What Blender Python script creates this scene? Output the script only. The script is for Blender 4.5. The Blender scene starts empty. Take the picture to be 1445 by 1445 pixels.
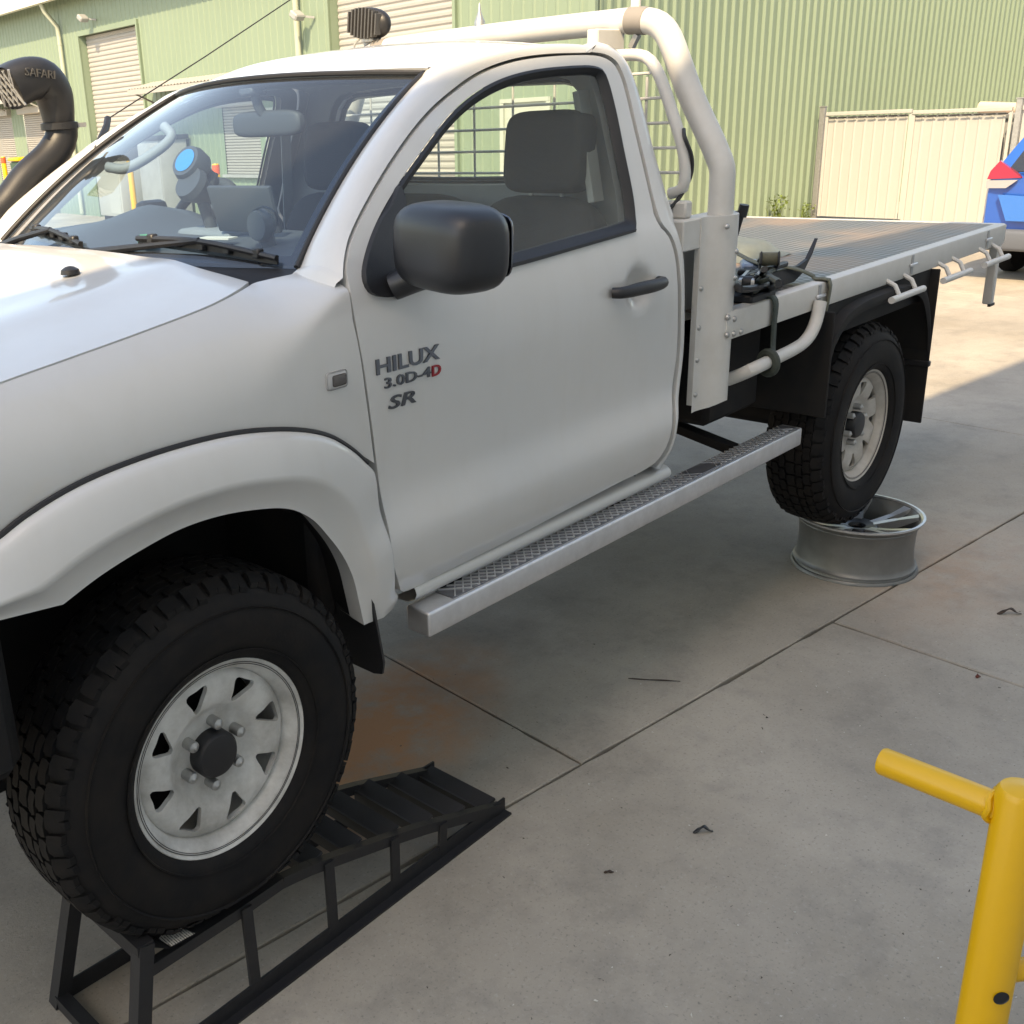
import bpy, bmesh, math, random
from mathutils import Vector, Matrix, noise
from mathutils.geometry import delaunay_2d_cdt
random.seed(7)
R = math.radians
SC = bpy.context.scene
COL = SC.collection

# ------------------------------------------------------------------ camera, world, sun, exposure
FPX, PX, PY, W0 = 1512.9, 481.94, 692.11, 1445.0
CP = Vector((-1.0906, -1.6156, 1.8729))
YAW, PITCH, ROLL = 0.7361, 0.33608, -0.05823
_f = Vector((math.sin(YAW)*math.cos(PITCH), math.cos(YAW)*math.cos(PITCH), -math.sin(PITCH)))
_r = Vector((math.cos(YAW), -math.sin(YAW), 0)); _u = _r.cross(_f)
_R = math.cos(ROLL)*_r + math.sin(ROLL)*_u
_U = -math.sin(ROLL)*_r + math.cos(ROLL)*_u
cam = bpy.data.cameras.new('camera'); camo = bpy.data.objects.new('camera', cam); COL.objects.link(camo)
camo.matrix_world = Matrix(((_R.x, _U.x, -_f.x, CP.x), (_R.y, _U.y, -_f.y, CP.y), (_R.z, _U.z, -_f.z, CP.z), (0, 0, 0, 1)))
cam.sensor_width = 36; cam.sensor_fit = 'HORIZONTAL'; cam.lens = FPX/W0*36
cam.shift_x = (W0/2-PX)/W0; cam.shift_y = -(W0/2-PY)/W0
cam.clip_start = 0.05; cam.clip_end = 2000
SC.camera = camo

PHI = -0.1074            # the yard's grid is turned this much against the truck
CA, SA = math.cos(PHI), math.sin(PHI)
def S(a, b, z=0.0): return Vector((a*CA-b*SA, a*SA+b*CA, z))
SUN_AB = (0.78, 0.484)   # travel of the light per metre of fall, along the yard's a and b
sd = S(SUN_AB[0], SUN_AB[1], -1.0).normalized()
sun_el = math.asin(-sd.z)
world = bpy.data.worlds.new('World'); SC.world = world; world.use_nodes = True
nt = world.node_tree; bg = nt.nodes['Background']; sky = nt.nodes.new('ShaderNodeTexSky')
sky.sky_type = 'NISHITA'; sky.sun_disc = False; sky.sun_elevation = sun_el
sky.sun_rotation = math.atan2(-sd.x, -sd.y)
sky.air_density = 1.0; sky.dust_density = 1.6; sky.ozone_density = 0.6
nt.links.new(sky.outputs[0], bg.inputs[0]); bg.inputs[1].default_value = 0.15
sl = bpy.data.lights.new('sun', 'SUN'); sl.energy = 2.5; sl.angle = R(0.4); sl.color = (1.0, 0.86, 0.66)
so = bpy.data.objects.new('sun', sl); COL.objects.link(so); so.location = (-6, -8, 14)
so.rotation_euler = sd.to_track_quat('-Z', 'Y').to_euler()
SC.view_settings.view_transform = 'Standard'; SC.view_settings.look = 'None'
SC.view_settings.exposure = 1.68
SC.view_settings.use_white_balance = True; SC.view_settings.white_balance_temperature = 8250; SC.view_settings.white_balance_tint = 10; SC.view_settings.gamma = 1.0; SC.view_settings.use_curve_mapping = False
SC.render.engine = 'CYCLES'
SC.cycles.max_bounces = 8; SC.cycles.diffuse_bounces = 4; SC.cycles.glossy_bounces = 3; SC.cycles.transparent_max_bounces = 10

# ------------------------------------------------------------------ photo pixel -> point on a real surface
def ray(u, v):
    return (_R*((u-PX)/FPX) + _U*(-(v-PY)/FPX) + _f).normalized()
def onY(y, u, v): d = ray(u, v); return CP + d*((y-CP.y)/d.y)
def onX(x, u, v): d = ray(u, v); return CP + d*((x-CP.x)/d.x)
def onZ(z, u, v): d = ray(u, v); return CP + d*((z-CP.z)/d.z)

# ------------------------------------------------------------------ helpers: interpolation
def interp(tab, x):
    if x <= tab[0][0]: return tab[0][1]
    for (a, b), (c, d) in zip(tab, tab[1:]):
        if x <= c: return b+(d-b)*(x-a)/(c-a)
    return tab[-1][1]
def sinterp(tab, x):     # smooth (Catmull-Rom) version
    n = len(tab)
    if x <= tab[0][0]: return tab[0][1]
    if x >= tab[-1][0]: return tab[-1][1]
    for i in range(n-1):
        if x <= tab[i+1][0]:
            x0, y0 = tab[i]; x1, y1 = tab[i+1]
            m0 = (tab[i+1][1]-tab[i-1][1])/(tab[i+1][0]-tab[i-1][0]) if i else (y1-y0)/(x1-x0)
            m1 = (tab[i+2][1]-tab[i][1])/(tab[i+2][0]-tab[i][0]) if i+2 < n else (y1-y0)/(x1-x0)
            h = x1-x0; t = (x-x0)/h
            return (2*t**3-3*t*t+1)*y0+(t**3-2*t*t+t)*h*m0+(3*t*t-2*t**3)*y1+(t**3-t*t)*h*m1
def smooth_poly(pts, n, closed=False):
    """Catmull-Rom through pts, resampled evenly to n points"""
    P = [Vector(p) for p in pts]; out = []; m = len(P)
    for i in range(m if closed else m-1):
        p1, p2 = P[i], P[(i+1) % m]
        p0 = P[i-1] if (closed or i > 0) else p1*2-p2
        p3 = P[(i+2) % m] if (closed or i+2 < m) else p2*2-p1
        # centripetal-like damping of handles
        l0, l1, l2 = max((p1-p0).length, 1e-6), max((p2-p1).length, 1e-6), max((p3-p2).length, 1e-6)
        t1 = (p2-p0)/(l0+l1)*l1; t2 = (p3-p1)/(l1+l2)*l1
        for k in range(12):
            t = k/12
            out.append((2*t**3-3*t*t+1)*p1+(t**3-2*t*t+t)*t1+(3*t*t-2*t**3)*p2+(t**3-t*t)*t2)
    if not closed: out.append(P[-1])
    return resample(out, n, closed)
def resample(P, n, closed=False):
    P = [Vector(p) for p in P]
    if closed: P = P+[P[0]]
    L = [0]
    for a, b in zip(P, P[1:]): L.append(L[-1]+(b-a).length)
    out = []; j = 0; cnt = n if closed else n-1
    for i in range(n):
        s = L[-1]*i/cnt
        while j < len(P)-2 and L[j+1] < s: j += 1
        d = L[j+1]-L[j]
        out.append(P[j].lerp(P[j+1], (s-L[j])/d if d > 1e-9 else 0))
    return out

# ------------------------------------------------------------------ helpers: mesh building
WM = {}
class MB:
    def __init__(s): s.v = []; s.f = []
    def add(s, vs, fs):
        o = len(s.v); s.v += [tuple(x) for x in vs]; s.f += [tuple(i+o for i in f) for f in fs]; return s
    def grid(s, rows, close_u=False, close_v=False, flip=False):
        n = len(rows); m = len(rows[0]); vs = [p for r in rows for p in r]; fs = []
        for i in range(n if close_v else n-1):
            for j in range(m if close_u else m-1):
                q = (i*m+j, i*m+(j+1) % m, ((i+1) % n)*m+(j+1) % m, ((i+1) % n)*m+j)
                fs.append(q[::-1] if flip else q)
        return s.add(vs, fs)
    def box(s, x0, x1, y0, y1, z0, z1, bev=0.0, M=None, seg=1):
        bm = bmesh.new(); bmesh.ops.create_cube(bm, size=1)
        for v in bm.verts: v.co = Vector(((x0+x1)/2+v.co.x*(x1-x0), (y0+y1)/2+v.co.y*(y1-y0), (z0+z1)/2+v.co.z*(z1-z0)))
        if bev > 0: bmesh.ops.bevel(bm, geom=bm.edges[:], offset=bev, segments=seg, affect='EDGES', profile=0.5)
        s.bm(bm, M); return s
    def bm(s, bm, M=None):
        bm.verts.ensure_lookup_table(); bm.verts.index_update()
        vs = [(M @ v.co) if M else v.co.copy() for v in bm.verts]
        s.add(vs, [[v.index for v in f.verts] for f in bm.faces]); bm.free()
    def bar(s, a, b, w, h, up=(0, 0, 1), bev=0.0):
        a, b = Vector(a), Vector(b); d = (b-a); L = d.length; d.normalize()
        up = Vector(up); x = d.cross(up)
        if x.length < 1e-4: x = d.cross(Vector((1, 0, 0)))
        x.normalize(); u = x.cross(d)
        M = Matrix(((d.x, x.x, u.x, a.x), (d.y, x.y, u.y, a.y), (d.z, x.z, u.z, a.z), (0, 0, 0, 1)))
        return s.box(0, L, -w/2, w/2, -h/2, h/2, bev, M)
    def tube(s, pts, r, n=14, caps=True, closed=False):
        P = [Vector(p) for p in pts]; m = len(P)
        rad = r if isinstance(r, (list, tuple)) else [r]*m
        T = []
        for i in range(m):
            a = P[i-1] if (i > 0 or closed) else P[i]; b = P[(i+1) % m] if (i < m-1 or closed) else P[i]
            T.append((b-a).normalized())
        ref = Vector((0, 0, 1)) if abs(T[0].z) < .9 else Vector((1, 0, 0))
        N = (ref-T[0]*ref.dot(T[0])).normalized(); rows = []
        for i in range(m):
            N = (N-T[i]*N.dot(T[i])).normalized(); B = T[i].cross(N)
            rows.append([P[i]+(N*math.cos(2*math.pi*k/n)+B*math.sin(2*math.pi*k/n))*rad[i] for k in range(n)])
        o = len(s.v); s.grid(rows, close_u=True, close_v=closed)
        if caps and not closed:
            s.f.append(tuple(o+k for k in range(n))[::-1]); s.f.append(tuple(o+(m-1)*n+k for k in range(n)))
        return s
    def lathe(s, prof, c=(0, 0, 0), axis='y', n=48, close=False, flip=False):
        c = Vector(c); rows = []
        for r, h in prof:
            row = []
            for k in range(n):
                t = 2*math.pi*k/n; p, q = r*math.cos(t), r*math.sin(t)
                row.append(c+Vector({'y': (p, h, q), 'z': (p, q, h), 'x': (h, p, q)}[axis]))
            rows.append(row)
        return s.grid(rows, close_u=True, close_v=close, flip=flip)
    def prism(s, poly, fn0, fn1):
        """closed prism: 2D polygon mapped by two functions"""
        n = len(poly); a = [fn0(*p) for p in poly]; b = [fn1(*p) for p in poly]
        fs = [tuple(range(n))[::-1], tuple(n+k for k in range(n))]+[(k, (k+1) % n, n+(k+1) % n, n+k) for k in range(n)]
        return s.add(a+b, fs)
    def mirror(s, yc=0.88):
        m = MB(); m.v = [(x, 2*yc-y, z) for x, y, z in s.v]; m.f = [f[::-1] for f in s.f]; return m
    def build(s, name, mat, parent=None, sharp=38, smooth=True, recalc=True, kind=None, label=None):
        me = bpy.data.meshes.new(name); me.from_pydata(s.v, [], s.f)
        if recalc:
            bm = bmesh.new(); bm.from_mesh(me); bmesh.ops.recalc_face_normals(bm, faces=bm.faces[:]); bm.to_mesh(me); bm.free()
        if smooth:
            me.shade_smooth()
            if sharp: me.set_sharp_from_angle(angle=R(sharp))
        me.materials.append(mat); me.update()
        o = bpy.data.objects.new(name, me); COL.objects.link(o); WM[o] = Matrix.Identity(4)
        if parent: attach(o, parent)
        if kind: o['kind'] = kind
        if label: o['label'] = label
        return o
def attach(o, p):
    o.parent = p; o.matrix_parent_inverse = WM[p].inverted()
def tag(o, label, cat, group=None):
    o['label'] = label; o['category'] = cat
    if group: o['group'] = group
    return o
def empty(name, loc, parent=None):
    o = bpy.data.objects.new(name, None); COL.objects.link(o); o.location = loc; o.empty_display_size = 0.1
    WM[o] = Matrix.Translation(Vector(loc))
    if parent: attach(o, parent)
    return o
def inst(o, loc, parent=None, rot=None, data=None):
    """a copy of one object sharing its mesh, at a world offset"""
    c = o.copy(); COL.objects.link(c); c.parent = None; c.matrix_parent_inverse = Matrix.Identity(4)
    c.location = loc
    if rot: c.rotation_euler = rot
    WM[c] = Matrix.Translation(Vector(loc))
    if parent: attach(c, parent)
    return c

def inside(p, poly):
    x, y = p; c = False; n = len(poly); j = n-1
    for i in range(n):
        xi, yi = poly[i]; xj, yj = poly[j]
        if (yi > y) != (yj > y) and x < (xj-xi)*(y-yi)/(yj-yi)+xi: c = not c
        j = i
    return c
def densify(poly, d):
    out = []
    for a, b in zip(poly, poly[1:]+poly[:1]):
        L = math.hypot(b[0]-a[0], b[1]-a[1]); k = max(1, int(L/d))
        out += [(a[0]+(b[0]-a[0])*i/k, a[1]+(b[1]-a[1])*i/k) for i in range(k)]
    return out
def panel(mb, outline, fn, holes=(), step=0.03, flange=None, extra=None):
    """triangulated sheet over a 2D outline (with holes), carried to 3D by fn; flange = vector to turn the edges in"""
    loops = [densify([tuple(q[:2]) for q in outline], step*.8)]+[densify([tuple(q[:2]) for q in h], step*.6) for h in holes]
    pts = []; edges = []
    for lp in loops:
        o = len(pts); n = len(lp); pts += [Vector(q) for q in lp]; edges += [(o+i, o+(i+1) % n) for i in range(n)]
    xs = [q[0] for q in loops[0]]; ys = [q[1] for q in loops[0]]
    nb = len(pts)
    nx = int((max(xs)-min(xs))/step)+1; ny = int((max(ys)-min(ys))/step)+1
    for i in range(nx+1):
        for j in range(ny+1):
            q = (min(xs)+(i+.5*(j % 2))*step, min(ys)+j*step)
            if inside(q, loops[0]) and not any(inside(q, h) for h in loops[1:]):
                if min((pts[k].x-q[0])**2+(pts[k].y-q[1])**2 for k in range(nb)) > (step*.45)**2: pts.append(Vector(q))
    vv, _, ff, _, _, _ = delaunay_2d_cdt(pts, edges, [], 0, 1e-7)
    keep = []
    for f in ff:
        c = sum((vv[i] for i in f), Vector((0, 0)))/len(f)
        if inside(c, loops[0]) and not any(inside(c, h) for h in loops[1:]): keep.append(tuple(f))
    mb.add([fn(v.x, v.y) for v in vv], keep)
    if flange:
        for lp in loops:
            a = [Vector(fn(*q)) for q in lp]; b = [p+Vector(flange) for p in a]
            mb.grid([a, b], close_u=True)
    return mb

# ------------------------------------------------------------------ materials
def mat(name, base, rough=.5, metal=0.0, coat=0.0, noise_amt=0.0, noise_scale=8.0, base2=None, bump=0.0, bump_scale=60.0, spec=.5, rough2=None):
    m = bpy.data.materials.new(name); m.use_nodes = True; n = m.node_tree.nodes; L = m.node_tree.links
    b = n['Principled BSDF']; b.inputs['Base Color'].default_value = (*base, 1); b.inputs['Roughness'].default_value = rough
    b.inputs['Metallic'].default_value = metal; b.inputs['Coat Weight'].default_value = coat; b.inputs['Coat Roughness'].default_value = .06
    b.inputs['Specular IOR Level'].default_value = spec
    if noise_amt > 0:
        tc = n.new('ShaderNodeTexCoord'); nz = n.new('ShaderNodeTexNoise'); nz.inputs['Scale'].default_value = noise_scale
        nz.inputs['Detail'].default_value = 8; nz.inputs['Roughness'].default_value = .65
        L.new(tc.outputs['Object'], nz.inputs['Vector'])
        rp = n.new('ShaderNodeValToRGB'); rp.color_ramp.elements[0].position = .38; rp.color_ramp.elements[1].position = .68
        L.new(nz.outputs['Fac'], rp.inputs['Fac'])
        mx = n.new('ShaderNodeMix'); mx.data_type = 'RGBA'
        mul = n.new('ShaderNodeMath'); mul.operation = 'MULTIPLY'; mul.inputs[1].default_value = noise_amt
        L.new(rp.outputs['Color'], mul.inputs[0]); L.new(mul.outputs[0], mx.inputs[0])
        mx.inputs[6].default_value = (*base, 1); mx.inputs[7].default_value = (*(base2 or tuple(c*.5 for c in base)), 1)
        L.new(mx.outputs[2], b.inputs['Base Color'])
        if rough2 is not None:
            mr = n.new('ShaderNodeMapRange'); mr.inputs[3].default_value = rough; mr.inputs[4].default_value = rough2
            L.new(nz.outputs['Fac'], mr.inputs[0]); L.new(mr.outputs[0], b.inputs['Roughness'])
    if bump > 0:
        tc = n.new('ShaderNodeTexCoord'); nz = n.new('ShaderNodeTexNoise'); nz.inputs['Scale'].default_value = bump_scale; nz.inputs['Detail'].default_value = 4
        bp = n.new('ShaderNodeBump'); bp.inputs['Strength'].default_value = bump; bp.inputs['Distance'].default_value = .004
        L.new(tc.outputs['Object'], nz.inputs['Vector']); L.new(nz.outputs['Fac'], bp.inputs['Height']); L.new(bp.outputs['Normal'], b.inputs['Normal'])
    return m
def glass(name, tint, refl=1.0, dust_veil=.02, base_r=.08):
    m = bpy.data.materials.new(name); m.use_nodes = True; n = m.node_tree.nodes; L = m.node_tree.links; n.clear()
    out = n.new('ShaderNodeOutputMaterial'); mx = n.new('ShaderNodeMixShader'); t = n.new('ShaderNodeBsdfTransparent'); g = n.new('ShaderNodeBsdfGlossy')
    lw = n.new('ShaderNodeLayerWeight'); lw.inputs['Blend'].default_value = .5
    pw = n.new('ShaderNodeMath'); pw.operation = 'POWER'; pw.inputs[1].default_value = 4.6; L.new(lw.outputs['Facing'], pw.inputs[0])
    fr = n.new('ShaderNodeMath'); fr.operation = 'MULTIPLY_ADD'; fr.inputs[1].default_value = .93; fr.inputs[2].default_value = base_r; L.new(pw.outputs[0], fr.inputs[0])
    t.inputs[0].default_value = (*tint, 1); g.inputs['Roughness'].default_value = .02; g.inputs[0].default_value = (refl, refl, refl, 1)
    L.new(fr.outputs[0], mx.inputs[0]); L.new(t.outputs[0], mx.inputs[1]); L.new(g.outputs[0], mx.inputs[2]); df = n.new('ShaderNodeBsdfDiffuse'); df.inputs[0].default_value = (.5, .52, .55, 1); m3 = n.new('ShaderNodeMixShader'); m3.inputs[0].default_value = dust_veil  # dust film that also paints a bluish light veil on the glass
    L.new(mx.outputs[0], m3.inputs[1]); L.new(df.outputs[0], m3.inputs[2]); L.new(m3.outputs[0], out.inputs[0])
    return m

M_white = mat('white_paint', (.57, .565, .55), .30, coat=.8, noise_amt=.12, noise_scale=4, base2=(.47, .45, .41), rough2=.42)
def streaks(m):
    n = m.node_tree.nodes; L = m.node_tree.links; b = n['Principled BSDF']; src = b.inputs['Base Color'].links[0].from_socket
    tc = n.new('ShaderNodeTexCoord'); mp = n.new('ShaderNodeMapping'); mp.inputs['Scale'].default_value = (5, 5, 1.1); L.new(tc.outputs['Object'], mp.inputs[0])
    nz = n.new('ShaderNodeTexNoise'); nz.inputs['Scale'].default_value = 2.6; nz.inputs['Detail'].default_value = 9; nz.inputs['Roughness'].default_value = .62; L.new(mp.outputs[0], nz.inputs['Vector'])
    mr = n.new('ShaderNodeMapRange'); mr.inputs[1].default_value = .50; mr.inputs[2].default_value = .72; mr.inputs[4].default_value = .13; L.new(nz.outputs['Fac'], mr.inputs[0])
    mx = n.new('ShaderNodeMix'); mx.data_type = 'RGBA'; mx.inputs[7].default_value = (.46, .42, .36, 1); L.new(src, mx.inputs[6]); L.new(mr.outputs[0], mx.inputs[0]); L.new(mx.outputs[2], b.inputs['Base Color'])
    r2 = n.new('ShaderNodeMapRange'); r2.inputs[1].default_value = .4; r2.inputs[2].default_value = .75; r2.inputs[3].default_value = .04; r2.inputs[4].default_value = .16; L.new(nz.outputs['Fac'], r2.inputs[0]); L.new(r2.outputs[0], b.inputs['Coat Roughness'])
streaks(M_white)
M_whiteflat = mat('white_frame_paint', (.56, .55, .525), .45, noise_amt=.3, noise_scale=9, base2=(.40, .37, .32), bump=.06)
M_rim = mat('rim_paint', (.60, .595, .57), .42, noise_amt=.7, noise_scale=11, base2=(.26, .245, .22), bump=.05)
M_rimdirty = mat('rim_paint_dusty', (.46, .43, .39), .5, noise_amt=.6, noise_scale=12, base2=(.26, .23, .19))
M_black = mat('black_plastic', (.013, .013, .015), .45, noise_amt=.3, noise_scale=20, base2=(.03, .03, .03), bump=.12, bump_scale=400)
M_mirror = mat('mirror_plastic', (.015, .016, .019), .36, bump=.10, bump_scale=500)
M_rubber = mat('tyre_rubber', (.006, .006, .007), .7, noise_amt=.6, noise_scale=9, base2=(.020, .016, .013), bump=.15, bump_scale=90, spec=.22)
M_seal = mat('seal_rubber', (.012, .012, .014), .5)
M_under = mat('underbody', (.010, .010, .011), .7, noise_amt=.4, noise_scale=6, base2=(.032, .023, .017), spec=.25)
M_darksteel = mat('dark_steel', (.016, .016, .018), .5, metal=.1, noise_amt=.5, noise_scale=12, base2=(.012, .012, .014), bump=.1, bump_scale=80)
M_alu = mat('aluminium', (.74, .74, .75), .33, metal=.9, noise_amt=.35, noise_scale=14, base2=(.42, .41, .40), rough2=.5)
M_tread = mat('tread_plate', (.16, .165, .18), .42, metal=.6, noise_amt=.4, noise_scale=20)
M_chrome = mat('chrome', (.16, .165, .18), .15, metal=1.0)
M_red = mat('red_enamel', (.30, .012, .02), .3)
M_steel = mat('galvanised', (.45, .45, .44), .45, metal=.8, noise_amt=.4, noise_scale=30)
M_glass = glass('side_glass', (.88, .93, .91), dust_veil=.008, base_r=.05)
M_wind = glass('windscreen_glass', (.72, .86, .97), dust_veil=.022)  # blue tint stands in for sky reflected in the glass
M_frit = mat('black_frit', (.008, .009, .012), .12)
M_cloth = mat('seat_cloth', (.026, .026, .028), .9, noise_amt=.4, noise_scale=60, bump=.3, bump_scale=200)
M_trim = mat('grey_trim', (.24, .25, .25), .6, bump=.08, bump_scale=300)
M_trimlight = mat('light_grey_trim', (.30, .31, .30), .6)
M_dash = mat('dashboard', (.06, .065, .07), .55, bump=.1, bump_scale=250)
M_lens = mat('clear_lens', (.42, .42, .42), .12, coat=.6)
M_strap = mat('strap_webbing', (.045, .055, .045), .8, noise_amt=.5, noise_scale=60)
M_strap2 = mat('strap_webbing_olive', (.13, .125, .085), .8, noise_amt=.5, noise_scale=60)
M_band = mat('grey_band', (.23, .21, .19), .6)

# ------------------------------------------------------------------ the yard: ground, slabs
def concrete():
    m = bpy.data.materials.new('concrete'); m.use_nodes = True; n = m.node_tree.nodes; L = m.node_tree.links; b = n['Principled BSDF']
    geo = n.new('ShaderNodeNewGeometry')
    def nz(scale, det=6, ro=.6, off=0):
        mp = n.new('ShaderNodeMapping'); mp.inputs['Location'].default_value = (off, off*2, 0); L.new(geo.outputs['Position'], mp.inputs[0])
        t = n.new('ShaderNodeTexNoise'); t.inputs['Scale'].default_value = scale; t.inputs['Detail'].default_value = det; t.inputs['Roughness'].default_value = ro
        L.new(mp.outputs[0], t.inputs['Vector']); return t.outputs['Fac']
    def ramp(s, a, bb):
        r = n.new('ShaderNodeMapRange'); r.inputs[1].default_value = a; r.inputs[2].default_value = bb; L.new(s, r.inputs[0]); return r.outputs[0]
    def mix(c, d, f, blend='MIX'):
        x = n.new('ShaderNodeMix'); x.data_type = 'RGBA'; x.blend_type = blend
        if isinstance(f, float): x.inputs[0].default_value = f
        else: L.new(f, x.inputs[0])
        for i, k in ((6, c), (7, d)):
            if isinstance(k, tuple): x.inputs[i].default_value = (*k, 1)
            else: L.new(k, x.inputs[i])
        return x.outputs[2]
    def mul(a, bb):
        x = n.new('ShaderNodeMath'); x.operation = 'MULTIPLY'
        for i, k in ((0, a), (1, bb)):
            if isinstance(k, (int, float)): x.inputs[i].default_value = k
            else: L.new(k, x.inputs[i])
        return x.outputs[0]
    def spot(x, y, rx, ry, ang):
        mp = n.new('ShaderNodeMapping'); mp.vector_type = 'TEXTURE'; mp.inputs['Location'].default_value = (x, y, 0); mp.inputs['Rotation'].default_value = (0, 0, ang)
        mp.inputs['Scale'].default_value = (rx, ry, 10); L.new(geo.outputs['Position'], mp.inputs[0])
        ln = n.new('ShaderNodeVectorMath'); ln.operation = 'LENGTH'; L.new(mp.outputs[0], ln.inputs[0])
        r = n.new('ShaderNodeMapRange'); r.inputs[1].default_value = 1.0; r.inputs[2].default_value = .15; L.new(ln.outputs['Value'], r.inputs[0]); return r.outputs[0]
    c = mix((.27, .243, .203), (.40, .362, .305), ramp(nz(.9, 8, .62), .35, .66))
    c = mix(c, (.26, .215, .155), mul(ramp(nz(.55, 6, .6, 13), .5, .72), .55))           # tan staining
    c = mix(c, (.10, .098, .095), mul(ramp(nz(1.6, 8, .7, 31), .56, .76), .40))           # grime
    c = mix(c, (.13, .125, .12), mul(mul(ramp(nz(7, 6, .7, 3), .5, .8), 1.0), .35))
    c = mix(c, (.50, .48, .45), mul(ramp(nz(75, 4, .75, 5), .56, .78), .45))
    c = mix(c, (.08, .078, .074), mul(ramp(nz(110, 3, .6, 8), .58, .76), .6))
    c = mix(c, (.17, .16, .145), mul(ramp(nz(3.2, 9, .75, 41), .52, .70), .45))
    # red earth dropped off the tyre by the ramp, more in the far part of the yard
    dirt = ramp(nz(6, 9, .7, 2), .30, .62)
    c = mix(c, (.42, .215, .105), mul(mul(spot(.97, .55, .80, .36, .25), dirt), 1.7))
    c = mix(c, (.40, .22, .12), mul(mul(spot(3.35, -.35, .85, .40, .1), dirt), .45))
    c = mix(c, (.40, .22, .12), mul(mul(spot(11, 5.2, 5, 2.2, .1), ramp(nz(1.5, 6, .6, 20), .4, .7)), .55))
    c = mix(c, (.085, .075, .068), mul(mul(spot(1.75, .62, .75, .45, .2), ramp(nz(2.4, 6, .6, 9), .35, .65)), .55))   # old oil
    L.new(c, b.inputs['Base Color']); b.inputs['Roughness'].default_value = .78
    bp = n.new('ShaderNodeBump'); bp.inputs['Strength'].default_value = .35; bp.inputs['Distance'].default_value = .003
    L.new(nz(90, 5, .7), bp.inputs['Height']); L.new(bp.outputs[0], b.inputs['Normal'])
    return m
M_conc = concrete()
M_joint = mat('joint_filler', (.07, .065, .06), .9, noise_amt=.5, noise_scale=40)
g = MB(); g.add([S(-220, -220, -.034), S(220, -220, -.034), S(220, 220, -.034), S(-220, 220, -.034)], [(0, 1, 2, 3)])
ground = g.build('ground', M_joint, smooth=False); ground['kind'] = 'structure'; ground['label'] = 'dark joint bed under the concrete yard slabs'
AJ_near = [2.634+4.2*k for k in range(-4, 13)]
AJ_far = [1.252+4.2*k for k in range(-4, 13)]
BJ = [.109+4.4*k for k in range(-3, 11)]
def slab(a0, a1, b0, b1):
    m = MB(); gap = .0045; near = abs((a0+a1)/2) < 6 and abs((b0+b1)/2) < 5
    a0 += gap; a1 -= gap; b0 += gap; b1 -= gap
    st = .05 if near else 4
    lp = densify([(a0, b0), (a1, b0), (a1, b1), (a0, b1)], st)
    if near:
        q = []
        for i, (a, b) in enumerate(lp):
            e = noise.noise(Vector((a*9, b*9, 1)))*.0035+max(0, noise.noise(Vector((a*5, b*5, 5)))-.22)*.020
            da = e if abs(a-a0) < 1e-6 else (-e if abs(a-a1) < 1e-6 else 0); db = e if abs(b-b0) < 1e-6 else (-e if abs(b-b1) < 1e-6 else 0)
            q.append((a+da, b+db))
        lp = q
    n = len(lp); ca, cb = (a0+a1)/2, (b0+b1)/2
    top = [S(a+(.004 if a < ca else -.004), b+(.004 if b < cb else -.004), 0) for a, b in lp]
    mid = [S(a, b, -.004) for a, b in lp]; bot = [S(a, b, -.03) for a, b in lp]
    m.add(top+mid+bot, [tuple(range(n))]+[(k, n+k, n+(k+1) % n, (k+1) % n) for k in range(n)]+[(n+k, 2*n+k, 2*n+(k+1) % n, n+(k+1) % n) for k in range(n)])
    return m.build('concrete_slab', M_conc, ground, smooth=False)
for j in range(len(BJ)-1):
    AJ = AJ_near if BJ[j] < .1 else AJ_far
    for i in range(len(AJ)-1):
        slab(AJ[i], AJ[i+1], BJ[j], BJ[j+1])

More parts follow.
